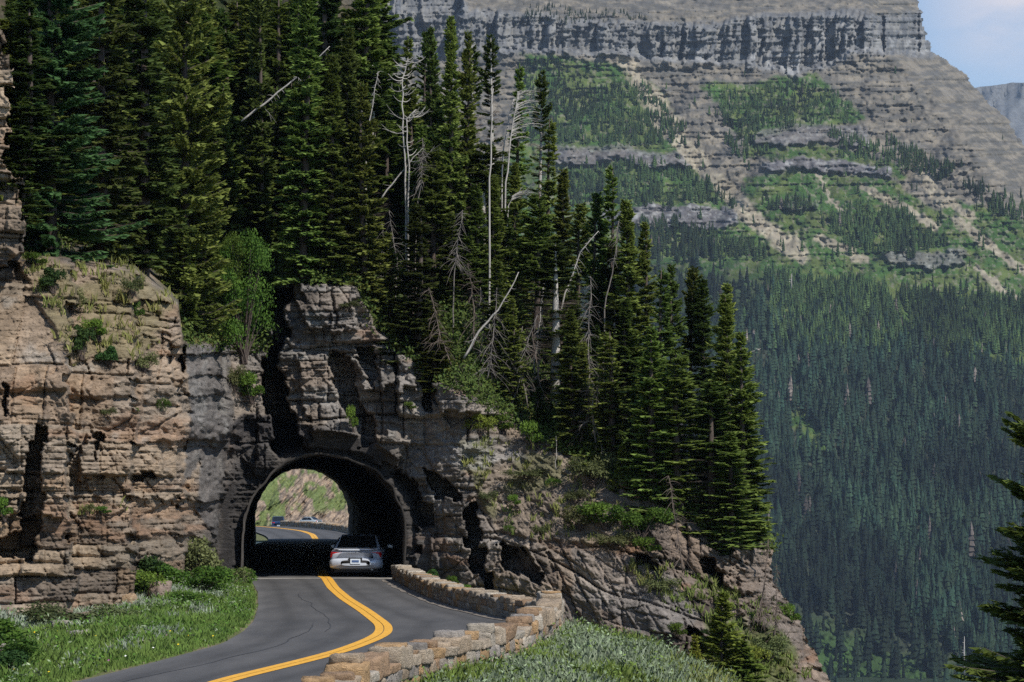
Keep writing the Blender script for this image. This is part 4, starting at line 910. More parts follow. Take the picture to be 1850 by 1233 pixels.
make_car('pickup_van' if 0 else 'off_road_car', 'dark blue car driving away on the far road beyond the tunnel', 'car', paint_mat('navy_paint', (.02, .045, .11), .2), (P(503, 900, 330)[0], 330, zc(330)), radians(6), 'suv', (.86, .9, .86))
make_car('sedan', 'pale sedan passing behind the far stone wall beyond the tunnel', 'car', paint_mat('white_paint', (.42, .47, .50), .0), (P(578, 900, 352)[0], 352, zc(352) + .45), radians(58), 'sedan', (.72, .72, .82))

# ------------------------------------------------------------------ trees on the hillside
COUNT = {}
def put(key, px, base, top, hw, label, cat='tree', group=None, name='fir_tree', lean=0.0, dy=0.0, sink=.3):
    crown, trunk, wood, H, R = KIND[key]
    Y = hill_depth(px, base) + dy + (.8 if px < 1290 else .3)
    x, y, z = [float(v) for v in P(px, base, Y)]; zt = float(P(px, top, Y)[2])
    hz_ = (zt - z + sink) / H; wr = hw * Y / F / R
    root = link(name, None, None, (x, y, z - sink), (random.uniform(-.025, .025), lean + random.uniform(-.025, .025), random.random() * 6.28), (wr, wr, hz_)); tag(root, label, cat, group)
    link('trunk', trunk, root)
    link('crown', crown, root)
    if wood: link('boughs', wood, root)
    return root
random.seed(4)
FIR = 'conifers on the hillside'
HAND = [(96, 464, -230, 128, 'big1', 'huge blue-green spruce beside the rock pillar on the far left', 'spruce_tree'), 
    (188, 476, -260, 66, 'dark1', 'dark narrow fir between the two huge spruces on the left', 'fir_tree'), (258, 494, -200, 66, 'dark2', 'dark fir directly left of the broad layered spruce', 'fir_tree'),
    (338, 612, -170, 104, 'big2', 'broad olive spruce with level boughs hanging over the left cliff', 'spruce_tree'), (411, 590, 152, 50, 'slim1', 'green fir with its tip against the forest just right of the broad spruce', 'fir_tree'),
    (470, 560, -60, 46, 'dark1', 'dark fir above the leafy alder in the gully', 'fir_tree'), (545, 525, -70, 60, 'slim1', 'tall green fir rising straight over the rock tower', 'fir_tree'), (500, 540, 160, 52, 'slim2', 'green fir on the shoulder left of the rock tower', 'fir_tree'),
    (596, 520, 96, 52, 'slim1', 'green fir directly behind the top of the rock tower', 'fir_tree'), (625, 500, 52, 50, 'dark1', 'dark fir one tree right behind the rock tower', 'fir_tree'), (662, 560, 150, 48, 'slim2', 'green fir at the right shoulder of the rock tower', 'fir_tree'),
    (648, 330, -150, 62, 'slim2', 'tall fir running out of the top of the view above the tower', 'fir_tree'), (688, 360, -200, 58, 'slim1', 'last tall fir before the gap showing the mountain', 'fir_tree'), (590, 330, -160, 56, 'dark1', 'dark tall fir high above the rock tower', 'fir_tree'),
    (736, 420, 66, 30, 'slim3', 'thin fir directly behind the antlered white snag', 'fir_tree'), (766, 430, 56, 30, 'half1', 'thin fir with bare lower stem right of the antlered snag', 'fir_tree'), (789, 490, 46, 27, 'dark2', 'narrow almost black fir on the skyline', 'fir_tree'),
    (813, 530, 30, 40, 'slim1', 'tallest skyline fir, left of a matching shorter one', 'fir_tree'), (833, 510, 56, 36, 'slim2', 'shorter skyline fir touching the tallest one', 'fir_tree'), (859, 470, 76, 28, 'half2', 'tufted fir on a bare stem between dense skyline firs and the pale pole', 'fir_tree'),
    (891, 460, 64, 28, 'half2', 'tuft-topped fir with a long pale bare trunk on the skyline', 'fir_tree'), (932, 500, 116, 30, 'slim3', 'thin fir behind the comb-shaped white snag', 'fir_tree'), (971, 520, 128, 24, 'half2', 'very thin fir on the skyline right of the comb-shaped snag', 'fir_tree'),
    (992, 580, 215, 34, 'slim3', 'fir on the falling skyline below the very thin fir', 'fir_tree'), (1020, 620, 305, 34, 'slim1', 'dense fir midway down the falling skyline', 'fir_tree'), (1045, 660, 368, 30, 'half1', 'ragged brownish fir left of the two skyline spikes', 'fir_tree'),
    (1071, 700, 348, 28, 'half1', 'left one of two spiky firs before the valley', 'fir_tree'), (1098, 720, 300, 32, 'slim3', 'right and taller one of two spiky firs before the valley', 'fir_tree'), (1138, 790, 362, 42, 'slim1', 'dense green fir with a high tip against the valley forest', 'fir_tree'),
    (1161, 800, 402, 36, 'slim2', 'green fir tucked right against the dense high-tipped one', 'fir_tree'), (1195, 850, 486, 36, 'slim3', 'ragged fir left in the trio before the dark gap', 'fir_tree'), (1217, 870, 478, 34, 'slim2', 'middle fir of the ragged trio before the dark gap', 'fir_tree'),
    (1246, 880, 482, 28, 'half1', 'thin browning fir right in the ragged trio', 'fir_tree'), (1275, 910, 506, 42, 'dark1', 'left fir of the last big clump at the valley edge', 'fir_tree'), (1305, 950, 513, 44, 'slim2', 'tallest fir of the last big clump at the valley edge', 'fir_tree'),
    (1325, 970, 532, 42, 'slim1', 'fir overlapping the tallest one in the last clump', 'fir_tree'), (1346, 985, 600, 46, 'slim2', 'outer fir leaning its boughs over the valley', 'fir_tree'), (1352, 988, 720, 46, 'slim1', 'lowest outermost fir at the cliff corner above the valley', 'fir_tree'),
    (748, 668, 372, 60, 'dark1', 'dark layered fir standing right beside the rock tower', 'fir_tree'), (705, 640, 420, 44, 'slim2', 'green fir between the rock tower and the dark layered fir', 'fir_tree'), (785, 700, 560, 40, 'slim1', 'small fir on the broken ledges below the dark layered fir', 'fir_tree'),
    (1125, 912, 806, 30, 'young', 'little yellow-green fir on a thin bare stem above the green bush', 'young_fir'), (1178, 935, 590, 52, 'slim2', 'full green fir in front of the ragged trio', 'fir_tree'), (1232, 968, 640, 56, 'slim3', 'ragged grey-green fir in the front of the right-hand clump', 'fir_tree'),
    (1288, 990, 690, 52, 'half1', 'half dead fir with grey lower boughs in the right-hand clump', 'fir_tree'), (1322, 992, 780, 50, 'slim2', 'low dense fir rooted on the rock lip at the cliff corner', 'fir_tree'), (975, 800, 700, 26, 'slim1', 'small fir hanging over the pale rock ledge', 'fir_tree'),
    (1100, 880, 600, 44, 'slim3', 'tall loose fir above the grassy bank', 'fir_tree'), (926, 760, 540, 34, 'slim2', 'medium fir above the yellow-green shrubs on the ledge', 'fir_tree'), (1305, 1228, 1072, 50, 'young', 'bright yellow-green young spruce low on the near slope', 'young_spruce'),
    (1338, 1240, 1160, 55, 'young', 'spreading young spruce right below the bright one', 'young_spruce'), (213, 478, 436, 22, 'young', 'tiny yellow-green spruce at the crest of the left cliff', 'young_spruce'), (1255, 1240, 1150, 26, 'young', 'narrow young spruce in the shaded gully', 'young_spruce'),
    (890, 720, 470, 38, 'slim3', 'loose fir behind the leaning white log', 'fir_tree'), (1040, 830, 560, 40, 'slim2', 'green fir above the brown scar in the scree', 'fir_tree')]
for px_, b_, t_, hw_, k_, lab, nm in HAND: put(k_, px_, b_, t_, hw_ * (1.18 if px_ > 1000 and k_ != 'young' else 1), dy=(-3. if k_ == 'young' and px_ > 1200 else 0.), label=lab, cat='young tree' if nm.startswith('young') else 'tree', group=FIR, name=nm)
SKY = [(0, -60), (480, -40), (660, -30), (705, 60), (722, 130), (760, 110), (830, 90), (870, 130), (930, 170), (980, 190), (1010, 300), (1050, 410), (1100, 370), (1140, 400), (1190, 520), (1250, 530), (1310, 550), (1345, 650), (1375, 780), (1400, 900)]
ZONES = [(350, 'the left cliff'), (520, 'the bushy gully'), (700, 'the rock tower'), (900, 'the broken ledges'), (1120, 'the pale scree'), (1500, 'the valley corner')]
ROWS = ['front', 'second', 'third', 'fourth', 'fifth', 'sixth', 'seventh', 'back']; ORD = ['first', 'second', 'third', 'fourth', 'fifth', 'sixth', 'seventh', 'eighth', 'ninth', 'tenth', 'eleventh', 'twelfth']
rnd = random.Random(11); todo = {}
for row in range(8):
    px_ = -10 + row * 9
    while px_ < (1372 if row < 6 else 700):
        stp = 36 if px_ < 480 else 27
        x_ = px_ + rnd.uniform(-8, 8); c_ = float(pl(CREST, x_)); gap = (58 if x_ < 700 else 50)
        b_ = c_ - 6 - row * gap - rnd.uniform(0, 30)
        px_ += stp + rnd.uniform(-4, 8)
        if x_ > float(pl(EDGE, b_)) - 14: continue
        if x_ < 320 and row == 0: continue
        if 640 < x_ < 1000 and row < 2: continue
        if 480 < x_ < 530 and row < 2: continue
        ht = rnd.uniform(150, 330) * (1.15 if x_ < 700 else 1.) * (.75 if row == 0 else 1); top = b_ - ht; lim = float(pl(SKY, x_)) + rnd.uniform(10, 60)
        top = max(top, lim)
        if b_ - top < 85 or b_ < -40: continue
        ht = b_ - top; hw = ht * rnd.uniform(.13, .19) if x_ > 480 else ht * rnd.uniform(.15, .22)
        pool = ['slim1', 'slim2', 'slim3', 'dark1', 'dark2', 'slim2'] if x_ < 640 else ['slim1', 'slim2', 'slim3', 'slim1', 'dark2', 'half1', 'half2', 'dark1']
        zone = next(i for i, z_ in enumerate(ZONES) if x_ < z_[0])
        todo.setdefault((row, zone), []).append((x_, b_, top, hw, rnd.choice(pool)))
ADJ = {'slim1': 'dense green', 'slim2': 'full green', 'slim3': 'loose green', 'dark1': 'dark green', 'dark2': 'narrow dark', 'half1': 'half bare', 'half2': 'mostly bare'}
for (row, zone), lst in sorted(todo.items()):
    for i, (x_, b_, t_, hw_, k_) in enumerate(sorted(lst)):
        put(k_, x_, b_, t_, hw_, '%s fir in the %s row above %s, %s from the left' % (ADJ[k_], ROWS[row], ZONES[zone][1], ORD[min(i, 11)]), 'tree', FIR)
print('trees', sum(len(v) for v in todo.values()) + len(HAND))
# the close spruce whose boughs reach in at the right edge
Y = 44.; x, y, z = [float(v) for v in P(1922, 1420, Y)]
crown, trunk, wood, H, R = KIND['close']; zt = float(P(1922, 715, Y)[2]); r_ = link('spruce_tree', None, None, (x, y, z), (0, 0, 1.0), (.72, .72, (zt - z) / H))
tag(r_, 'close spruce with drooping sunlit boughs reaching in at the right edge', 'tree'); link('trunk', trunk, r_); link('crown', crown, r_); link('boughs', wood, r_)

# ------------------------------------------------------------------ dead trees
def curve(p0, p1, sag, n=6, side=(0, 0, 0)):
    p0, p1 = Vector(p0), Vector(p1); return [p0.lerp(p1, t) + Vector((side[0], side[1], side[2] + sag)) * (4 * t * (1 - t)) for t in [i / n for i in range(n + 1)]]
def snag(label, pts, w0, nb, blen, style, seed, dy=-.6, foot=None, name='dead_tree', mat='snag', start=.2):
    """bleached trunk through site-plan points, with bare boughs"""
    rs = random.Random(seed); cr_ = float(pl(CREST, pts[0][0]))
    if foot is None and cr_ - pts[0][1] > 130: foot = cr_ - 105
    nlow = 0
    if foot == -1: Y = hill_depth(pts[0][0], cr_ - 100) - .8
    elif foot: Y = hill_depth(pts[0][0], foot) - .5; start = 1 - (1 - start) * (pts[0][1] - pts[-1][1]) / (foot - pts[-1][1]) * .95; pts = [(pts[0][0] + (pts[0][0] - pts[1][0]) * .2, foot)] + pts
    else: Y = hill_depth(*pts[0]) + dy
    P3 = [Vector([float(v) for v in P(a, b, Y + i * .05)]) for i, (a, b) in enumerate(pts)]
    # densify
    PP = []
    for a, b in zip(P3[:-1], P3[1:]):
        for k_ in range(4): PP.append(a.lerp(b, k_ / 4))
    PP.append(P3[-1]); base = PP[0].copy(); PP = [p - base for p in PP]
    PP = [p + Vector((rs.uniform(-.03, .03), rs.uniform(-.03, .03), 0)) for p in PP]
    root = link(name, None, None, base); tag(root, label, 'dead tree')
    tr = MB(); n = len(PP); w0 = w0 * .52; tr.tube(PP, [w0 * (1 - .7 * (i / (n - 1)) ** 1.5) for i in range(n)], 7); tr.build('trunk', M[mat], root, True)
    br = MB(); Lt = (PP[-1] - PP[0]).length
    for k_ in range(int(nb * 1.5)):
        t = start + (1 - start) * rs.random(); i = min(n - 2, int(t * (n - 1))); p = PP[i].lerp(PP[i + 1], t * (n - 1) - i)
        l = blen * (1.15 - .8 * t) * rs.choice([rs.uniform(.15, .5), rs.uniform(.5, 1.25)]); az = rs.uniform(0, 2 * pi)
        if style == 'comb':
            az = rs.uniform(-.5, .5); e = Vector((cos(az) * l, sin(az) * l * .5, l * rs.uniform(.25, .65) * (t - .35))); pts_ = curve(p, p + e, .12 * l, 5)
        elif style == 'antler':
            az = rs.choice([rs.uniform(-.6, .6), rs.uniform(-.6, .6), rs.uniform(2.6, 3.7)]); e = Vector((cos(az) * l, sin(az) * l, l * rs.uniform(.1, .8))); pts_ = curve(p, p + e, -.22 * l, 5)
        elif style == 'droop':
            e = Vector((cos(az) * l, sin(az) * l, -l * rs.uniform(-.1, 1.5))); pts_ = curve(p, p + e, .10 * l, 4)
        else:
            e = Vector((cos(az) * l, sin(az) * l, l * rs.uniform(-.5, .3))); pts_ = curve(p, p + e, -.08 * l, 4)
        rr = (.022 if style in ('comb', 'antler') else .012) * rs.uniform(.7, 1.2); rr = rr * (1.0 if style != 'comb' else 1.1); br.tube(pts_, [rr * (1 - .75 * j / (len(pts_) - 1)) for j in range(len(pts_))], 4, False)
        for _ in range(2 if l > .4 else 0):
            j = rs.randint(1, len(pts_) - 2); q0 = pts_[j]; e2 = e * rs.uniform(.25, .45); e2 = Vector((e2.x + rs.uniform(-.15, .15), e2.y + rs.uniform(-.15, .15), e2.z + rs.uniform(-.15, .2))); br.tube(curve(q0, q0 + e2, .02, 3), [rr * .5, rr * .4, rr * .3, rr * .15], 3, False)
    br.build('branches', M[mat], root); return root
M['greywood'] = plain('grey_dead_wood', (.165, .145, .13), .9, var=.3, scale=12)
M['brownwood'] = plain('brown_dead_wood', (.12, .092, .075), .9, var=.3, scale=12)
snag('antlered white snag with upswept boughs against the mountain gap', [(733, 330), (728, 230), (727, 150), (738, 105)], .075, 15, 1.5, 'antler', 1)
snag('white snag with bent arm-like boughs in front of the antlered one', [(737, 420), (738, 300), (735, 215), (752, 198)], .075, 16, 1.3, 'antler', 2, -1.2)
snag('comb-shaped white snag with boughs all sweeping one way', [(914, 330), (922, 250), (936, 165)], .075, 24, 1.9, 'comb', 3, foot=570, start=.05)
snag('second stem of the comb-shaped snag, leaning left at its foot', [(906, 312), (914, 240), (926, 180)], .065, 10, .8, 'comb', 4, foot=560)
snag('low white snag with long drooping curved boughs below the comb-shaped one', [(915, 400), (920, 372), (925, 355)], .05, 12, 1.9, 'comb', 5, foot=580)
snag('slanting white pole leaning among the firs left of centre', [(686, 362), (716, 324), (748, 284), (768, 262)], .055, 5, .3, 'twig', 6, foot=-1)
snag('bright white log leaning up from the ledge into the firs', [(838, 648), (866, 600), (900, 560), (938, 492)], .085, 8, .5, 'twig', 7, -1.2)
snag('long grey trunk leaning steeply with a bent tip, above the scree', [(1006, 600), (1022, 530), (1050, 455), (1080, 418)], .075, 26, .45, 'droop', 8, -1.2)
snag('long pale log fallen slantwise high among the dark trees', [(436, 220), (490, 178), (545, 132), (597, 84)], .075, 24, .6, 'droop', 9, foot=-1)
snag('straight pale pole in front of the tuft-topped skyline fir', [(884, 345), (887, 250), (890, 160)], .075, 10, .3, 'twig', 10, -.9)
snag('grey pole with hanging twigs high above the rock tower', [(662, 262), (672, 190), (684, 130)], .06, 26, .5, 'droop', 11, -1.2)
snag('thin grey pole left of the twiggy one above the rock tower', [(650, 300), (653, 240), (655, 200)], .04, 6, .3, 'twig', 12, -1.2)
snag('leaning grey pole in the middle of the thicket', [(967, 640), (978, 560), (982, 508)], .05, 12, .4, 'droop', 13, -1.2)
snag('white stick branch poking out from the last clump over the valley', [(1322, 648), (1350, 638), (1376, 630)], .03, 5, .3, 'twig', 14, -2.2)
snag('short pale branch lying level in front of the ragged trio', [(1126, 630), (1150, 634), (1178, 637)], .04, 2, .2, 'twig', 15, -2.4)
snag('grey leaning dead tree beside the pale ledge', [(905, 690), (925, 640), (945, 590)], .05, 30, .7, 'droop', 16, -1.6, mat='greywood')
snag('tangled grey dead tree behind the bright leaning log', [(878, 690), (888, 640), (898, 520)], .05, 60, .9, 'droop', 17, -1., mat='greywood')
snag('brown dead tree drooping over the broken ledges', [(816, 660), (796, 610), (775, 520)], .05, 60, .9, 'droop', 18, -1.2, mat='brownwood')
snag('grey dead tree in the thicket left of the long leaning trunk', [(972, 700), (976, 620), (985, 520)], .05, 50, .7, 'droop', 19, -1.4, mat='greywood')
snag('grey twiggy dead fir right of the long leaning trunk', [(1068, 760), (1062, 640), (1068, 500)], .06, 80, .8, 'droop', 20, -1.4, mat='greywood')
snag('grey dead fir leaning beside the two spiky firs', [(1092, 560), (1110, 470), (1118, 400)], .06, 50, .6, 'droop', 21, -1.4, mat='greywood')
snag('grey dead fir in the shade of the right-hand clump', [(1240, 880), (1250, 800), (1262, 700)], .06, 70, .8, 'droop', 22, -1.6, mat='greywood')
snag('dead brown tree hanging over the lip below the young green bushes', [(1232, 1035), (1226, 970), (1208, 860)], .05, 60, .8, 'droop', 23, -1.2, mat='brownwood')
snag('big grey-brown dead spruce clinging to the last crag above the valley', [(1372, 1130), (1380, 1070), (1388, 975)], .06, 60, .75, 'droop', 24, -.8, mat='brownwood', start=.05)
snag('second dead spruce just below the big grey-brown one', [(1398, 1150), (1404, 1100), (1402, 1020)], .04, 50, .5, 'droop', 25, -.6, mat='brownwood', start=.05)
snag('thin bare sapling on the pale ledge edge', [(1004, 848), (1005, 820), (1003, 788)], .025, 3, .2, 'twig', 26, -.3)
snag('grey dead fir among the skyline spikes', [(752, 400), (760, 330), (764, 250)], .05, 60, .8, 'droop', 27, -1.1, mat='greywood')
snag('brownish dead fir at the foot of the skyline firs', [(820, 520), (826, 450), (836, 380)], .05, 60, .8, 'droop', 28, -1.4, mat='greywood')
snag('grey dead fir near the middle of the thicket', [(706, 520), (694, 470), (690, 405)], .05, 50, .7, 'droop', 29, -1.4, mat='greywood')

rnd2 = random.Random(21); THK = ['just above the broken ledges', 'above the leaning log', 'beside the long leaning trunk', 'over the pale scree', 'near the valley corner']
for i in range(9):
    z_ = i % 5; x_ = (720, 850, 960, 1050, 1180)[z_] + (i // 5) * 21 + rnd2.uniform(-8, 8); c_ = float(pl(CREST, x_)); b_ = c_ - rnd2.uniform(6, 110); t_ = b_ - rnd2.uniform(110, 210)
    if x_ > float(pl(EDGE, b_)) - 16: continue
    snag('%s dead fir %s, %s of the thin dead firs there' % (('grey', 'brownish')[i % 2], THK[z_], ORD[i // 5]), [(x_, b_), (x_ + rnd2.uniform(-14, 18), (b_ + t_) / 2), (x_ + rnd2.uniform(-22, 30), t_)], .055, 46, .75, 'droop', 60 + i, -.9, mat=('greywood', 'brownwood')[i % 2])
# small snags far down the valley
def far_snag(px_, b_, t_, label):
    i = int((b_ - mys[0]) / MS); j = int((px_ - mxs[0]) / MS); Y = MD[i, j] - 25; p0 = Vector([float(v) for v in P(px_, b_, Y)]); hh = float(P(px_, t_, Y)[2]) - p0.z
    root = link('dead_tree', None, None, p0); tag(root, label, 'dead tree'); mb = MB(); mb.tube([(0, 0, -3), (0, 0, hh * .5), (.3, 0, hh)], [.55, .4, .12], 6); mb.build('trunk', M['snag'], root, True)
    b2 = MB(); rs = random.Random(px_)
    for k_ in range(12):
        z = hh * rs.uniform(.25, .95); az = rs.uniform(0, 6.28); l = 3.2 * (1.1 - z / hh); b2.tube([(0, 0, z), (cos(az) * l, sin(az) * l, z + l * .25)], [.16, .06], 3, False)
    b2.build('branches', M['snag'], root)
far_snag(1742, 1215, 1150, 'lone white snag standing far down in the valley forest')
far_snag(1430, 520, 494, 'distant pale snag near the top of the dark forest')
print('snags')

# ------------------------------------------------------------------ leafy shrubs
def bush_proto(key, seed, nlobe, leaf, mat, n=2600, flat=.8, stems=True):
    r = np.random.RandomState(seed); lob = np.stack([r.uniform(-.6, .6, nlobe), r.uniform(-.45, .45, nlobe), (r.uniform(.25, .95, nlobe) if flat < 1.5 else r.uniform(.1, .95, nlobe)) * flat], -1); rad = r.uniform(.20, .42, nlobe)
    li = r.randint(0, nlobe, n); d = r.randn(n, 3); d /= np.linalg.norm(d, axis=1)[:, None]; d[:, 2] = np.where(d[:, 2] < -.3, -d[:, 2], d[:, 2])
    p = lob[li] + d * (rad[li] * r.uniform(.55, 1.08, n))[:, None]; p[:, 2] = np.maximum(p[:, 2], .02)
    a = r.randn(n, 3); a /= np.linalg.norm(a, axis=1)[:, None]; nn = d + .8 * r.randn(n, 3); b = np.cross(nn, a); b /= np.linalg.norm(b, axis=1)[:, None]; a = np.cross(b, nn); a /= np.linalg.norm(a, axis=1)[:, None]
    s = (leaf * r.uniform(.6, 1.3, n))[:, None]
    V = np.stack([p - a * s, p + b * s * .5, p + a * s, p - b * s * .5], 1).reshape(-1, 3)
    c = np.clip(.25 + .5 * r.rand(nlobe)[li] + .25 * r.randn(n), 0, 1); Cc = np.repeat(np.repeat(c, 4)[:, None], 3, 1)
    me = mesh_np('foliage_' + key, V, np.arange(len(V)).reshape(-1, 4), M[mat], Cc)
    st = MB()
    for l in lob: st.tube(curve((r.uniform(-.08, .08), r.uniform(-.08, .08), -.15), tuple(l), .05, 4), [.03, .022, .016, .01, .006], 5, False)
    KIND[key] = (me, st.mesh('stems_' + key, M['bark']))
bush_proto('bushy', 1, 9, .055, 'leaf'); bush_proto('dark', 2, 9, .055, 'leaf_dark'); bush_proto('olive', 3, 8, .045, 'sagebrush', 2200); bush_proto('lush', 4, 12, .04, 'leaf', 4200)
bush_proto('alder', 5, 34, .028, 'leaf', 13000, 1.9); bush_proto('spiky', 6, 7, .05, 'leaf', 1400); bush_proto('yellow', 7, 8, .05, 'needle_yellow', 1800)
def shrub(key, px, base, w, h, label, Y=None, name='leafy_shrub', dy=-.25, z=None):
    f_, st = KIND[key]; Y = (hill_depth(px, base - 2) + dy) if Y is None else Y; Y = min(Y, 95.8) if key == 'alder' else Y
    x, y, zz = [float(v) for v in P(px, base, Y)]; zz = zz if z is None else z; k_ = Y / F; top = 1.32 if key != 'alder' else 2.2
    r_ = link(name, None, None, (x, y, zz - .03), (0, 0, random.uniform(-.6, .6)), (w * k_ / 1.6, w * k_ / 1.6, h * k_ / top)); tag(r_, label, 'shrub'); link('foliage', f_, r_); link('stems', st, r_)
for a in [('dark', 96, 522, 66, 60, 'dark green shrub at the top left of the left cliff'), ('bushy', 70, 478, 50, 30, 'small green shrub under the rock pillar'), ('olive', 128, 556, 66, 50, 'olive shrub in the sandy gully below the dark one'),
          ('dark', 148, 640, 66, 80, 'dark green shrub hanging in the middle of the left cliff'), ('bushy', 180, 610, 54, 46, 'green shrub at the right shoulder of the hanging dark one'), ('dark', 200, 655, 60, 46, 'green shrub low in the cliff gully'),
          ('olive', 262, 668, 54, 48, 'round olive shrub alone on the left cliff ledge'), ('olive', 240, 530, 44, 46, 'olive shrub beneath the tiny yellow-green spruce'), ('bushy', 250, 575, 40, 44, 'green shrub on the sandy slope left of the forest edge'),
          ('spiky', 296, 745, 28, 34, 'thin green tuft on the cliff below the olive shrub'), ('olive', 196, 750, 34, 22, 'low olive tuft on a ledge of the left cliff'), ('spiky', 242, 748, 20, 18, 'tiny green tuft on the same ledge line'),
          ('bushy', 10, 935, 46, 50, 'bright green shrub at the far left edge of the cliff'), ('olive', 162, 924, 26, 24, 'small tuft on the left of the sandy ledge'), ('bushy', 192, 928, 34, 20, 'low green tuft on the right of the sandy ledge'),
          ('alder', 440, 640, 110, 240, 'tall leafy alder filling the gully between left cliff and rock tower'), ('alder', 416, 560, 74, 150, 'upper leafy alder against the broad olive spruce'), ('dark', 470, 600, 50, 90, 'leafy shrub in the shade left of the rock tower'),
          ('bushy', 456, 722, 70, 66, 'round green shrub on the ledge above the black rock face'), ('olive', 425, 700, 40, 60, 'olive shrub beside the smooth grey rock slab'), ('bushy', 478, 690, 40, 50, 'green shrub in the gully just left of the shaded crack'),
          ('bushy', 640, 778, 26, 60, 'narrow green sapling in the crack of the rock tower'), ('olive', 630, 556, 44, 18, 'grassy cushion on top of the rock tower'), ('olive', 510, 560, 30, 20, 'little tuft on the left rim of the rock tower'),
          ('yellow', 868, 782, 62, 46, 'yellow-green shrub on the ledge left of its green neighbour'), ('bushy', 912, 780, 62, 44, 'green shrub on the ledge beside the yellow-green one'), ('bushy', 968, 806, 50, 60, 'dark hanging shrub at the ledge end'),
          ('bushy', 934, 914, 28, 28, 'small vivid green bush alone on the scree'), ('olive', 882, 904, 36, 26, 'faded tuft left of the vivid bush on the scree'), ('olive', 978, 962, 36, 22, 'faded tuft low on the scree'), ('spiky', 920, 962, 20, 18, 'tiny tuft on the scree below the vivid bush'),
          ('olive', 1070, 870, 90, 74, 'straw-green grassy cushion on the dark bank'), ('olive', 1050, 950, 76, 60, 'olive brush left of the bright bank bushes'), ('bushy', 1096, 950, 90, 56, 'bright green low bush on the grassy bank'),
          ('lush', 1158, 968, 96, 78, 'big bright green bush at the foot of the firs'), ('bushy', 1178, 1000, 60, 40, 'green bush trailing over the rock lip'), ('olive', 1110, 985, 80, 34, 'faded low brush above the pale rock'),
          ('olive', 1040, 905, 50, 30, 'faded grass tuft on the upper scree'), ('olive', 950, 862, 90, 22, 'reddish dry grass strip under the ledge'), ('dark', 782, 1046, 50, 28, 'grey-green tuft behind the guard wall'), ('bushy', 822, 1058, 28, 24, 'small green tuft behind the guard wall to the right'),
          ('bushy', 848, 1072, 24, 22, 'small green tuft by the shaded gully behind the wall'), ('bushy', 1430, 1128, 56, 50, 'green shrub on the right edge of the last crag'), ('olive', 1195, 1065, 70, 30, 'faded grass on the lower grey ledge'),
          ('yellow', 1270, 1190, 60, 70, 'yellow-green brush in front of the shaded gully'), ('yellow', 1345, 1210, 90, 60, 'yellow-green brush right of the young spruces'), ('olive', 1390, 1190, 70, 60, 'olive brush near the valley edge'), ('bushy', 1230, 1150, 40, 34, 'green tuft at the end of the grey rock shelf'),
          ('olive', 1300, 1236, 80, 50, 'straw-green brush at the bottom beside the young spruces'), ('bushy', 745, 740, 26, 20, 'little tuft under the red-stained block'), ('spiky', 1000, 880, 30, 22, 'little tuft on the brown scree edge')]:
    shrub(*a)
def vz(X, Y): return float(zleft(np.array(X), np.array(Y), np.array(abs(np.interp(Y, yy, lx) - X))))
for key, X, Y, w, h, lab in [('lush', -8.6, 79., 2.0, 1.25, 'bright lime-green bush beside the bend of the road'), ('olive', -9.3, 87., 2.0, 1.9, 'tall olive bush against the cliff foot near the tunnel'), ('dark', -9.8, 79.5, 1.7, 1.3, 'dark green bush at the cliff foot left of the lime-green one'),
                             ('olive', -8.5, 87.5, 1.6, 1.0, 'low grey-green bush between road and cliff near the tunnel'), ('bushy', -9.5, 75., 1.6, .9, 'green bush by the upright orange stone'), ('bushy', -9.2, 52.5, 1.8, .8, 'leafy green patch at the left edge of the verge'),
                             ('lush', -8.4, 48.5, 1.6, .7, 'leafy green clump low in the left corner'), ('dark', -8.1, 46.3, 1.3, .7, 'dark leafy clump at the bottom left corner'), ('olive', -9.6, 60.5, 2.0, .75, 'grey-green sage clump below the orange cliff foot'),
                             ('olive', -8.9, 66.0, 1.7, .6, 'grey-green sage clump in the middle of the verge'), ('bushy', -8.3, 72.5, 1.5, .6, 'low green clump near the road bend'), ('bushy', -8.3, 92., 1.1, .7, 'small green bush by the kerb stone')]:
    x0, y0, z0 = X, Y, vz(X, Y); f_, st = KIND[key]; r_ = link('leafy_shrub', None, None, (x0, y0, z0 - .04), (0, 0, random.random() * 6), (w / 1.6, w / 1.6, h / 1.3)); tag(r_, lab, 'shrub'); link('foliage', f_, r_); link('stems', st, r_)
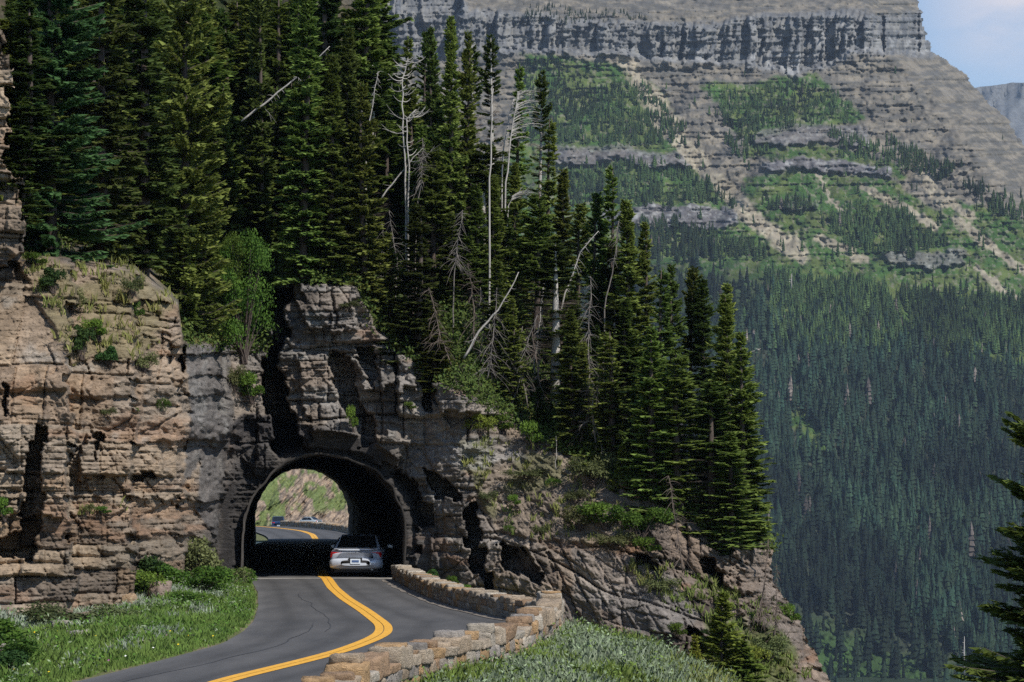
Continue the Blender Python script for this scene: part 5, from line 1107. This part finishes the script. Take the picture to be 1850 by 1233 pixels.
# boulders on the verge
rs = np.random.RandomState(77)
for X, Y, d, col, lab in [(-9.45, 72.5, (.34, .26, .62), (.45, .32, .20), 'upright orange stone at the cliff foot'), (-8.55, 49.5, (.55, .4, .40), (.36, .31, .27), 'grey-tan boulder in the left corner greenery'), (-8.3, 56.5, (.45, .3, .2), (.42, .39, .34), 'pale flat stone near the middle of the verge'),
                          (-8.9, 62.5, (.35, .3, .24), (.44, .41, .36), 'pale stone among the grey-green sage'), (-7.6, 64., (.26, .22, .16), (.40, .37, .33), 'small pale stone close to the road edge'), (-9.6, 66.5, (.55, .4, .35), (.33, .25, .19), 'brown boulder fallen at the cliff foot'),
                          (-8.9, 74.5, (.5, .4, .5), (.34, .26, .21), 'reddish boulder between two green bushes'), (-10.4, 55., (.6, .45, .4), (.34, .30, .26), 'grey boulder at the left edge of the verge'), (-7.45, 58.2, (.2, .18, .13), (.42, .40, .36), 'smallest pale stone at the road edge'),
                          (-8.1, 85.5, (.5, .3, .18), (.38, .34, .28), 'flat tan stone in the grass by the tunnel'), (-9.0, 58.7, (.5, .34, .26), (.40, .36, .31), 'long grey stone lying in the sage')]:
    v, f = stone(rs, (0, 0, 0), d, rs.rand() * 3, 0, .3, (7, 6, 6)); o = link('boulder', mesh_np('boulder', v, f, M['stone'], np.tile(col, (len(v), 1)))); o.location = (X, Y, vz(X, Y) + d[2] * .22); tag(o, lab, 'boulder')

# ------------------------------------------------------------------ grass, sage and flowers (ground cover)
def blades(name, X, Y, Z, hgt, col, label, lean=.5, wd=.011, per=7, seed=0, cat='grass'):
    r = np.random.RandomState(seed); n = len(X) * per
    bx = np.repeat(X, per) + r.randn(n) * .05; by = np.repeat(Y, per) + r.randn(n) * .05; bz = np.repeat(Z, per) - .02; h = np.repeat(hgt, per) * r.uniform(.5, 1.15, n)
    a = r.rand(n) * 2 * pi; l = lean * h * r.rand(n); w = wd * r.uniform(.7, 1.5, n); wa = r.rand(n) * pi
    p0 = np.stack([bx - np.cos(wa) * w, by - np.sin(wa) * w, bz], -1); p1 = np.stack([bx + np.cos(wa) * w, by + np.sin(wa) * w, bz], -1)
    mid = np.stack([bx + np.cos(a) * l * .35 + np.cos(wa) * w, by + np.sin(a) * l * .35 + np.sin(wa) * w, bz + h * .6], -1); tip = np.stack([bx + np.cos(a) * l, by + np.sin(a) * l, bz + h], -1)
    V = np.stack([p0, p1, mid, tip], 1).reshape(-1, 3); c = np.repeat(np.repeat(col, per, 0) * r.uniform(.7, 1.3, (n, 1)), 4, 0)
    tag(link(name, mesh_np(name, V, np.arange(len(V)).reshape(-1, 4), M['grass'], c)), label, cat, kind='stuff')
r = np.random.RandomState(3); N = 30000
Y = 24 + 74 * r.rand(N) ** .9; e = np.interp(Y, yy, lx); d = .12 + 5.2 * r.rand(N) ** 1.1; X = e - d
pt = fbm(X * .55, Y * .32, 160, 4); sage = ss(.49, .57, pt) * ss(.6, 1.5, d); bare = ss(.60, .68, fbm(X * .9, Y * .5, 161, 4)) * ss(.5, 1., d)
k_ = r.rand(N) > bare * .8; X, Y, d, sage, e = X[k_], Y[k_], d[k_], sage[k_], e[k_]
Z = zleft(X, Y, d)
gcol = lerp(np.zeros((len(X), 3)) + np.array((.06, .125, .02)), np.array((.14, .20, .045)), fbm(X, Y, 162, 3)); scol = lerp(np.zeros((len(X), 3)) + np.array((.20, .245, .17)), np.array((.30, .34, .26)), r.rand(len(X)))
pick = r.rand(len(X)) < sage
cc = np.where(pick[:, None], scol, gcol); fl = r.rand(len(X)); hh = np.where(pick, .16, .15) * (.5 + 1.1 * r.rand(len(X))) * (.35 + .65 * ss(0, .6, d))
blades('grass', X, Y, Z, hh, cc, 'green grass and silvery sage growing on the roadside verge', .7, .012, 8, 1)
def weeds(name, X, Y, Z, hgt, col, label, seed, per=16, leaf=.035):
    r = np.random.RandomState(seed); n = len(X) * per; hg = np.repeat(hgt, per)
    C0 = np.stack([np.repeat(X, per), np.repeat(Y, per), np.repeat(Z, per)], -1) + np.stack([r.randn(n) * hg * .45, r.randn(n) * hg * .45, r.rand(n) * hg], -1)
    a = r.randn(n, 3); a /= np.linalg.norm(a, axis=1)[:, None]; b = np.cross(a, r.randn(n, 3)); b /= np.linalg.norm(b, axis=1)[:, None]; s = (leaf * r.uniform(.5, 1.4, n))[:, None]
    V = np.stack([C0 - a * s, C0 + b * s * .45, C0 + a * s, C0 - b * s * .45], 1).reshape(-1, 3); c = np.repeat(np.repeat(col, per, 0) * r.uniform(.65, 1.35, (n, 1)), 4, 0)
    tag(link(name, mesh_np(name, V, np.arange(len(V)).reshape(-1, 4), M['grass'], c)), label, 'weeds', kind='stuff')
wk = (r.rand(len(X)) < .20 * ss(.42, .6, fbm(X * 1.1, Y * .7, 163, 3))) & (d > .35)
wc = np.where((r.rand(wk.sum()) < .35)[:, None], np.array([[.17, .21, .12]]), np.array([[.07, .15, .02]])) * (.6 + .8 * r.rand(wk.sum(), 1))
weeds('weeds', X[wk], Y[wk], Z[wk], .12 + .30 * r.rand(wk.sum()) ** 2, wc, 'broad-leaved weeds and low plants on the roadside verge', 31)
ki = r.rand(len(X)) < .007
def flowers(name, X, Y, Z, s, cols, label, seed):
    r = np.random.RandomState(seed); n = len(X); V = []
    c = np.array(cols)[r.randint(len(cols), size=n)]
    P0 = np.stack([X, Y, Z], -1); up = np.stack([r.randn(n) * .3, -.5 + r.randn(n) * .3, np.ones(n)], -1); up /= np.linalg.norm(up, axis=1)[:, None]; u = np.cross(up, np.array([1, 0, .2])); u /= np.linalg.norm(u, axis=1)[:, None]; v = np.cross(up, u)
    V = np.stack([P0 + u * s, P0 + v * s, P0 - u * s, P0 - v * s], 1).reshape(-1, 3)
    tag(link(name, mesh_np(name, V, np.arange(4 * n).reshape(-1, 4), M['grass'], np.repeat(c, 4, 0))), label, 'flowers', kind='stuff')
fk = ki & (Y < 66)
flowers('wildflowers', X[fk], Y[fk], Z[fk] + .15, .022, [(.75, .55, .03), (.7, .5, .02), (.7, .7, .62), (.38, .12, .3)], 'tiny yellow and white wildflowers dotted through the verge', 9)
N = 36000; Y = 26 + 40 * r.rand(N); e = np.interp(Y, [p[0] for p in WALLP], [p[1] for p in WALLP]); d = .32 + 7.0 * r.rand(N); X = e + d
pt = fbm(X * .6, Y * .35, 170, 4); sage = 1 - ss(.50, .62, pt); dry = ss(1.8, 4.5, d) * ss(.4, .6, fbm(X * .8, Y * .4, 171, 4)); k_ = r.rand(N) > dry * .5; X, Y, d, sage, dry = X[k_], Y[k_], d[k_], sage[k_], dry[k_]
Z = zright(X, Y, d); scol = lerp(np.zeros((len(X), 3)) + np.array((.16, .21, .12)), np.array((.27, .31, .21)), r.rand(len(X))); gcol = lerp(np.zeros((len(X), 3)) + np.array((.11, .17, .03)), np.array((.22, .22, .07)), np.clip(dry + .3 * r.rand(len(X)), 0, 1))
pick = r.rand(len(X)) < sage * (1 - dry * .7)
blades('sage_grass', X, Y, Z, np.where(pick, .20, .24) * (.55 + .8 * r.rand(len(X))), np.where(pick[:, None], scol, gcol), 'silvery sage and long grass on the shoulder outside the stone wall', .6, .011, 8, 2)
wk = r.rand(len(X)) < .14
wc = np.where((r.rand(wk.sum()) < .5)[:, None], np.array([[.18, .23, .13]]), np.array([[.10, .15, .03]])) * (.6 + .8 * r.rand(wk.sum(), 1))
weeds('shoulder_weeds', X[wk], Y[wk], Z[wk], .14 + .28 * r.rand(wk.sum()) ** 2, wc, 'silvery and green low plants on the shoulder outside the wall', 32)
# tufts on the hillside's earth banks
N = 26000; jx = r.uniform(10, 1480, N); jy = r.uniform(440, 1230, N)
jj = np.clip(((jx - gx[0]) / ST).round().astype(int), 0, nx - 1); ii = np.clip(((jy - gy[0]) / ST).round().astype(int), 0, ny - 1)
m_ = np.maximum.reduce([scree * .30, lslope * .35, lower_slope * .85, talus * .3, (1 - rockmask) * .9 * (PY > pl(CREST, PX) - 90)])[ii, jj] * (fbm(jx / 22, jy / 14, 180, 4) > .46)
k_ = (r.rand(N) < m_) & mask[ii, jj] & (ar[ii, jj] > 1.3); ii, jj = ii[k_], jj[k_]
X, Y, Z = XX[ii, jj] + r.randn(len(ii)) * .03, YY[ii, jj] - .05, ZZ[ii, jj]
gcol = lerp(np.zeros((len(X), 3)) + np.array((.09, .15, .03)), np.array((.20, .19, .06)), fbm(X * .7, Z * .7, 181, 3) * 1.1)
blades('bank_grass', X, Y, Z, .16 + .14 * r.rand(len(X)), gcol, 'dry and green grass tufts growing on the banks of the hillside', .7, .014, 7, 3)
# undergrowth on the forest floor
N = 16000; jx = r.uniform(0, 1400, N); jy = pl(CREST, jx) - r.uniform(-4, 330, N)
jj = np.clip(((jx - gx[0]) / ST).round().astype(int), 0, nx - 1); ii = np.clip(((jy - gy[0]) / ST).round().astype(int), 0, ny - 1); k_ = mask[ii, jj] & (jy > -60) & ((jx > 330) | (rockmask[ii, jj] < .2)) & (tw[ii, jj] < .1); ii, jj = ii[k_], jj[k_]
X, Y, Z = XX[ii, jj], YY[ii, jj] - .08, ZZ[ii, jj]; n = len(X) * 12; r = np.random.RandomState(8)
C0 = np.stack([np.repeat(X, 12), np.repeat(Y, 12), np.repeat(Z, 12)], -1) + r.randn(n, 3) * np.array((.16, .16, .14)) + np.array((0, 0, .18)); a = r.randn(n, 3); a /= np.linalg.norm(a, axis=1)[:, None]; b = np.cross(a, r.randn(n, 3)); b /= np.linalg.norm(b, axis=1)[:, None]; s = r.uniform(.04, .09, (n, 1))
V = np.stack([C0 - a * s, C0 + b * s * .5, C0 + a * s, C0 - b * s * .5], 1).reshape(-1, 3); c = lerp(np.array([(.05, .085, .018)] * n), np.array((.12, .15, .03)), r.rand(n) * np.repeat(r.rand(len(X)), 12))
tag(link('undergrowth', mesh_np('undergrowth', V, np.arange(len(V)).reshape(-1, 4), M['grass'], np.repeat(c, 4, 0))), 'low leafy undergrowth covering the forest floor', 'undergrowth', kind='stuff')
print('done')
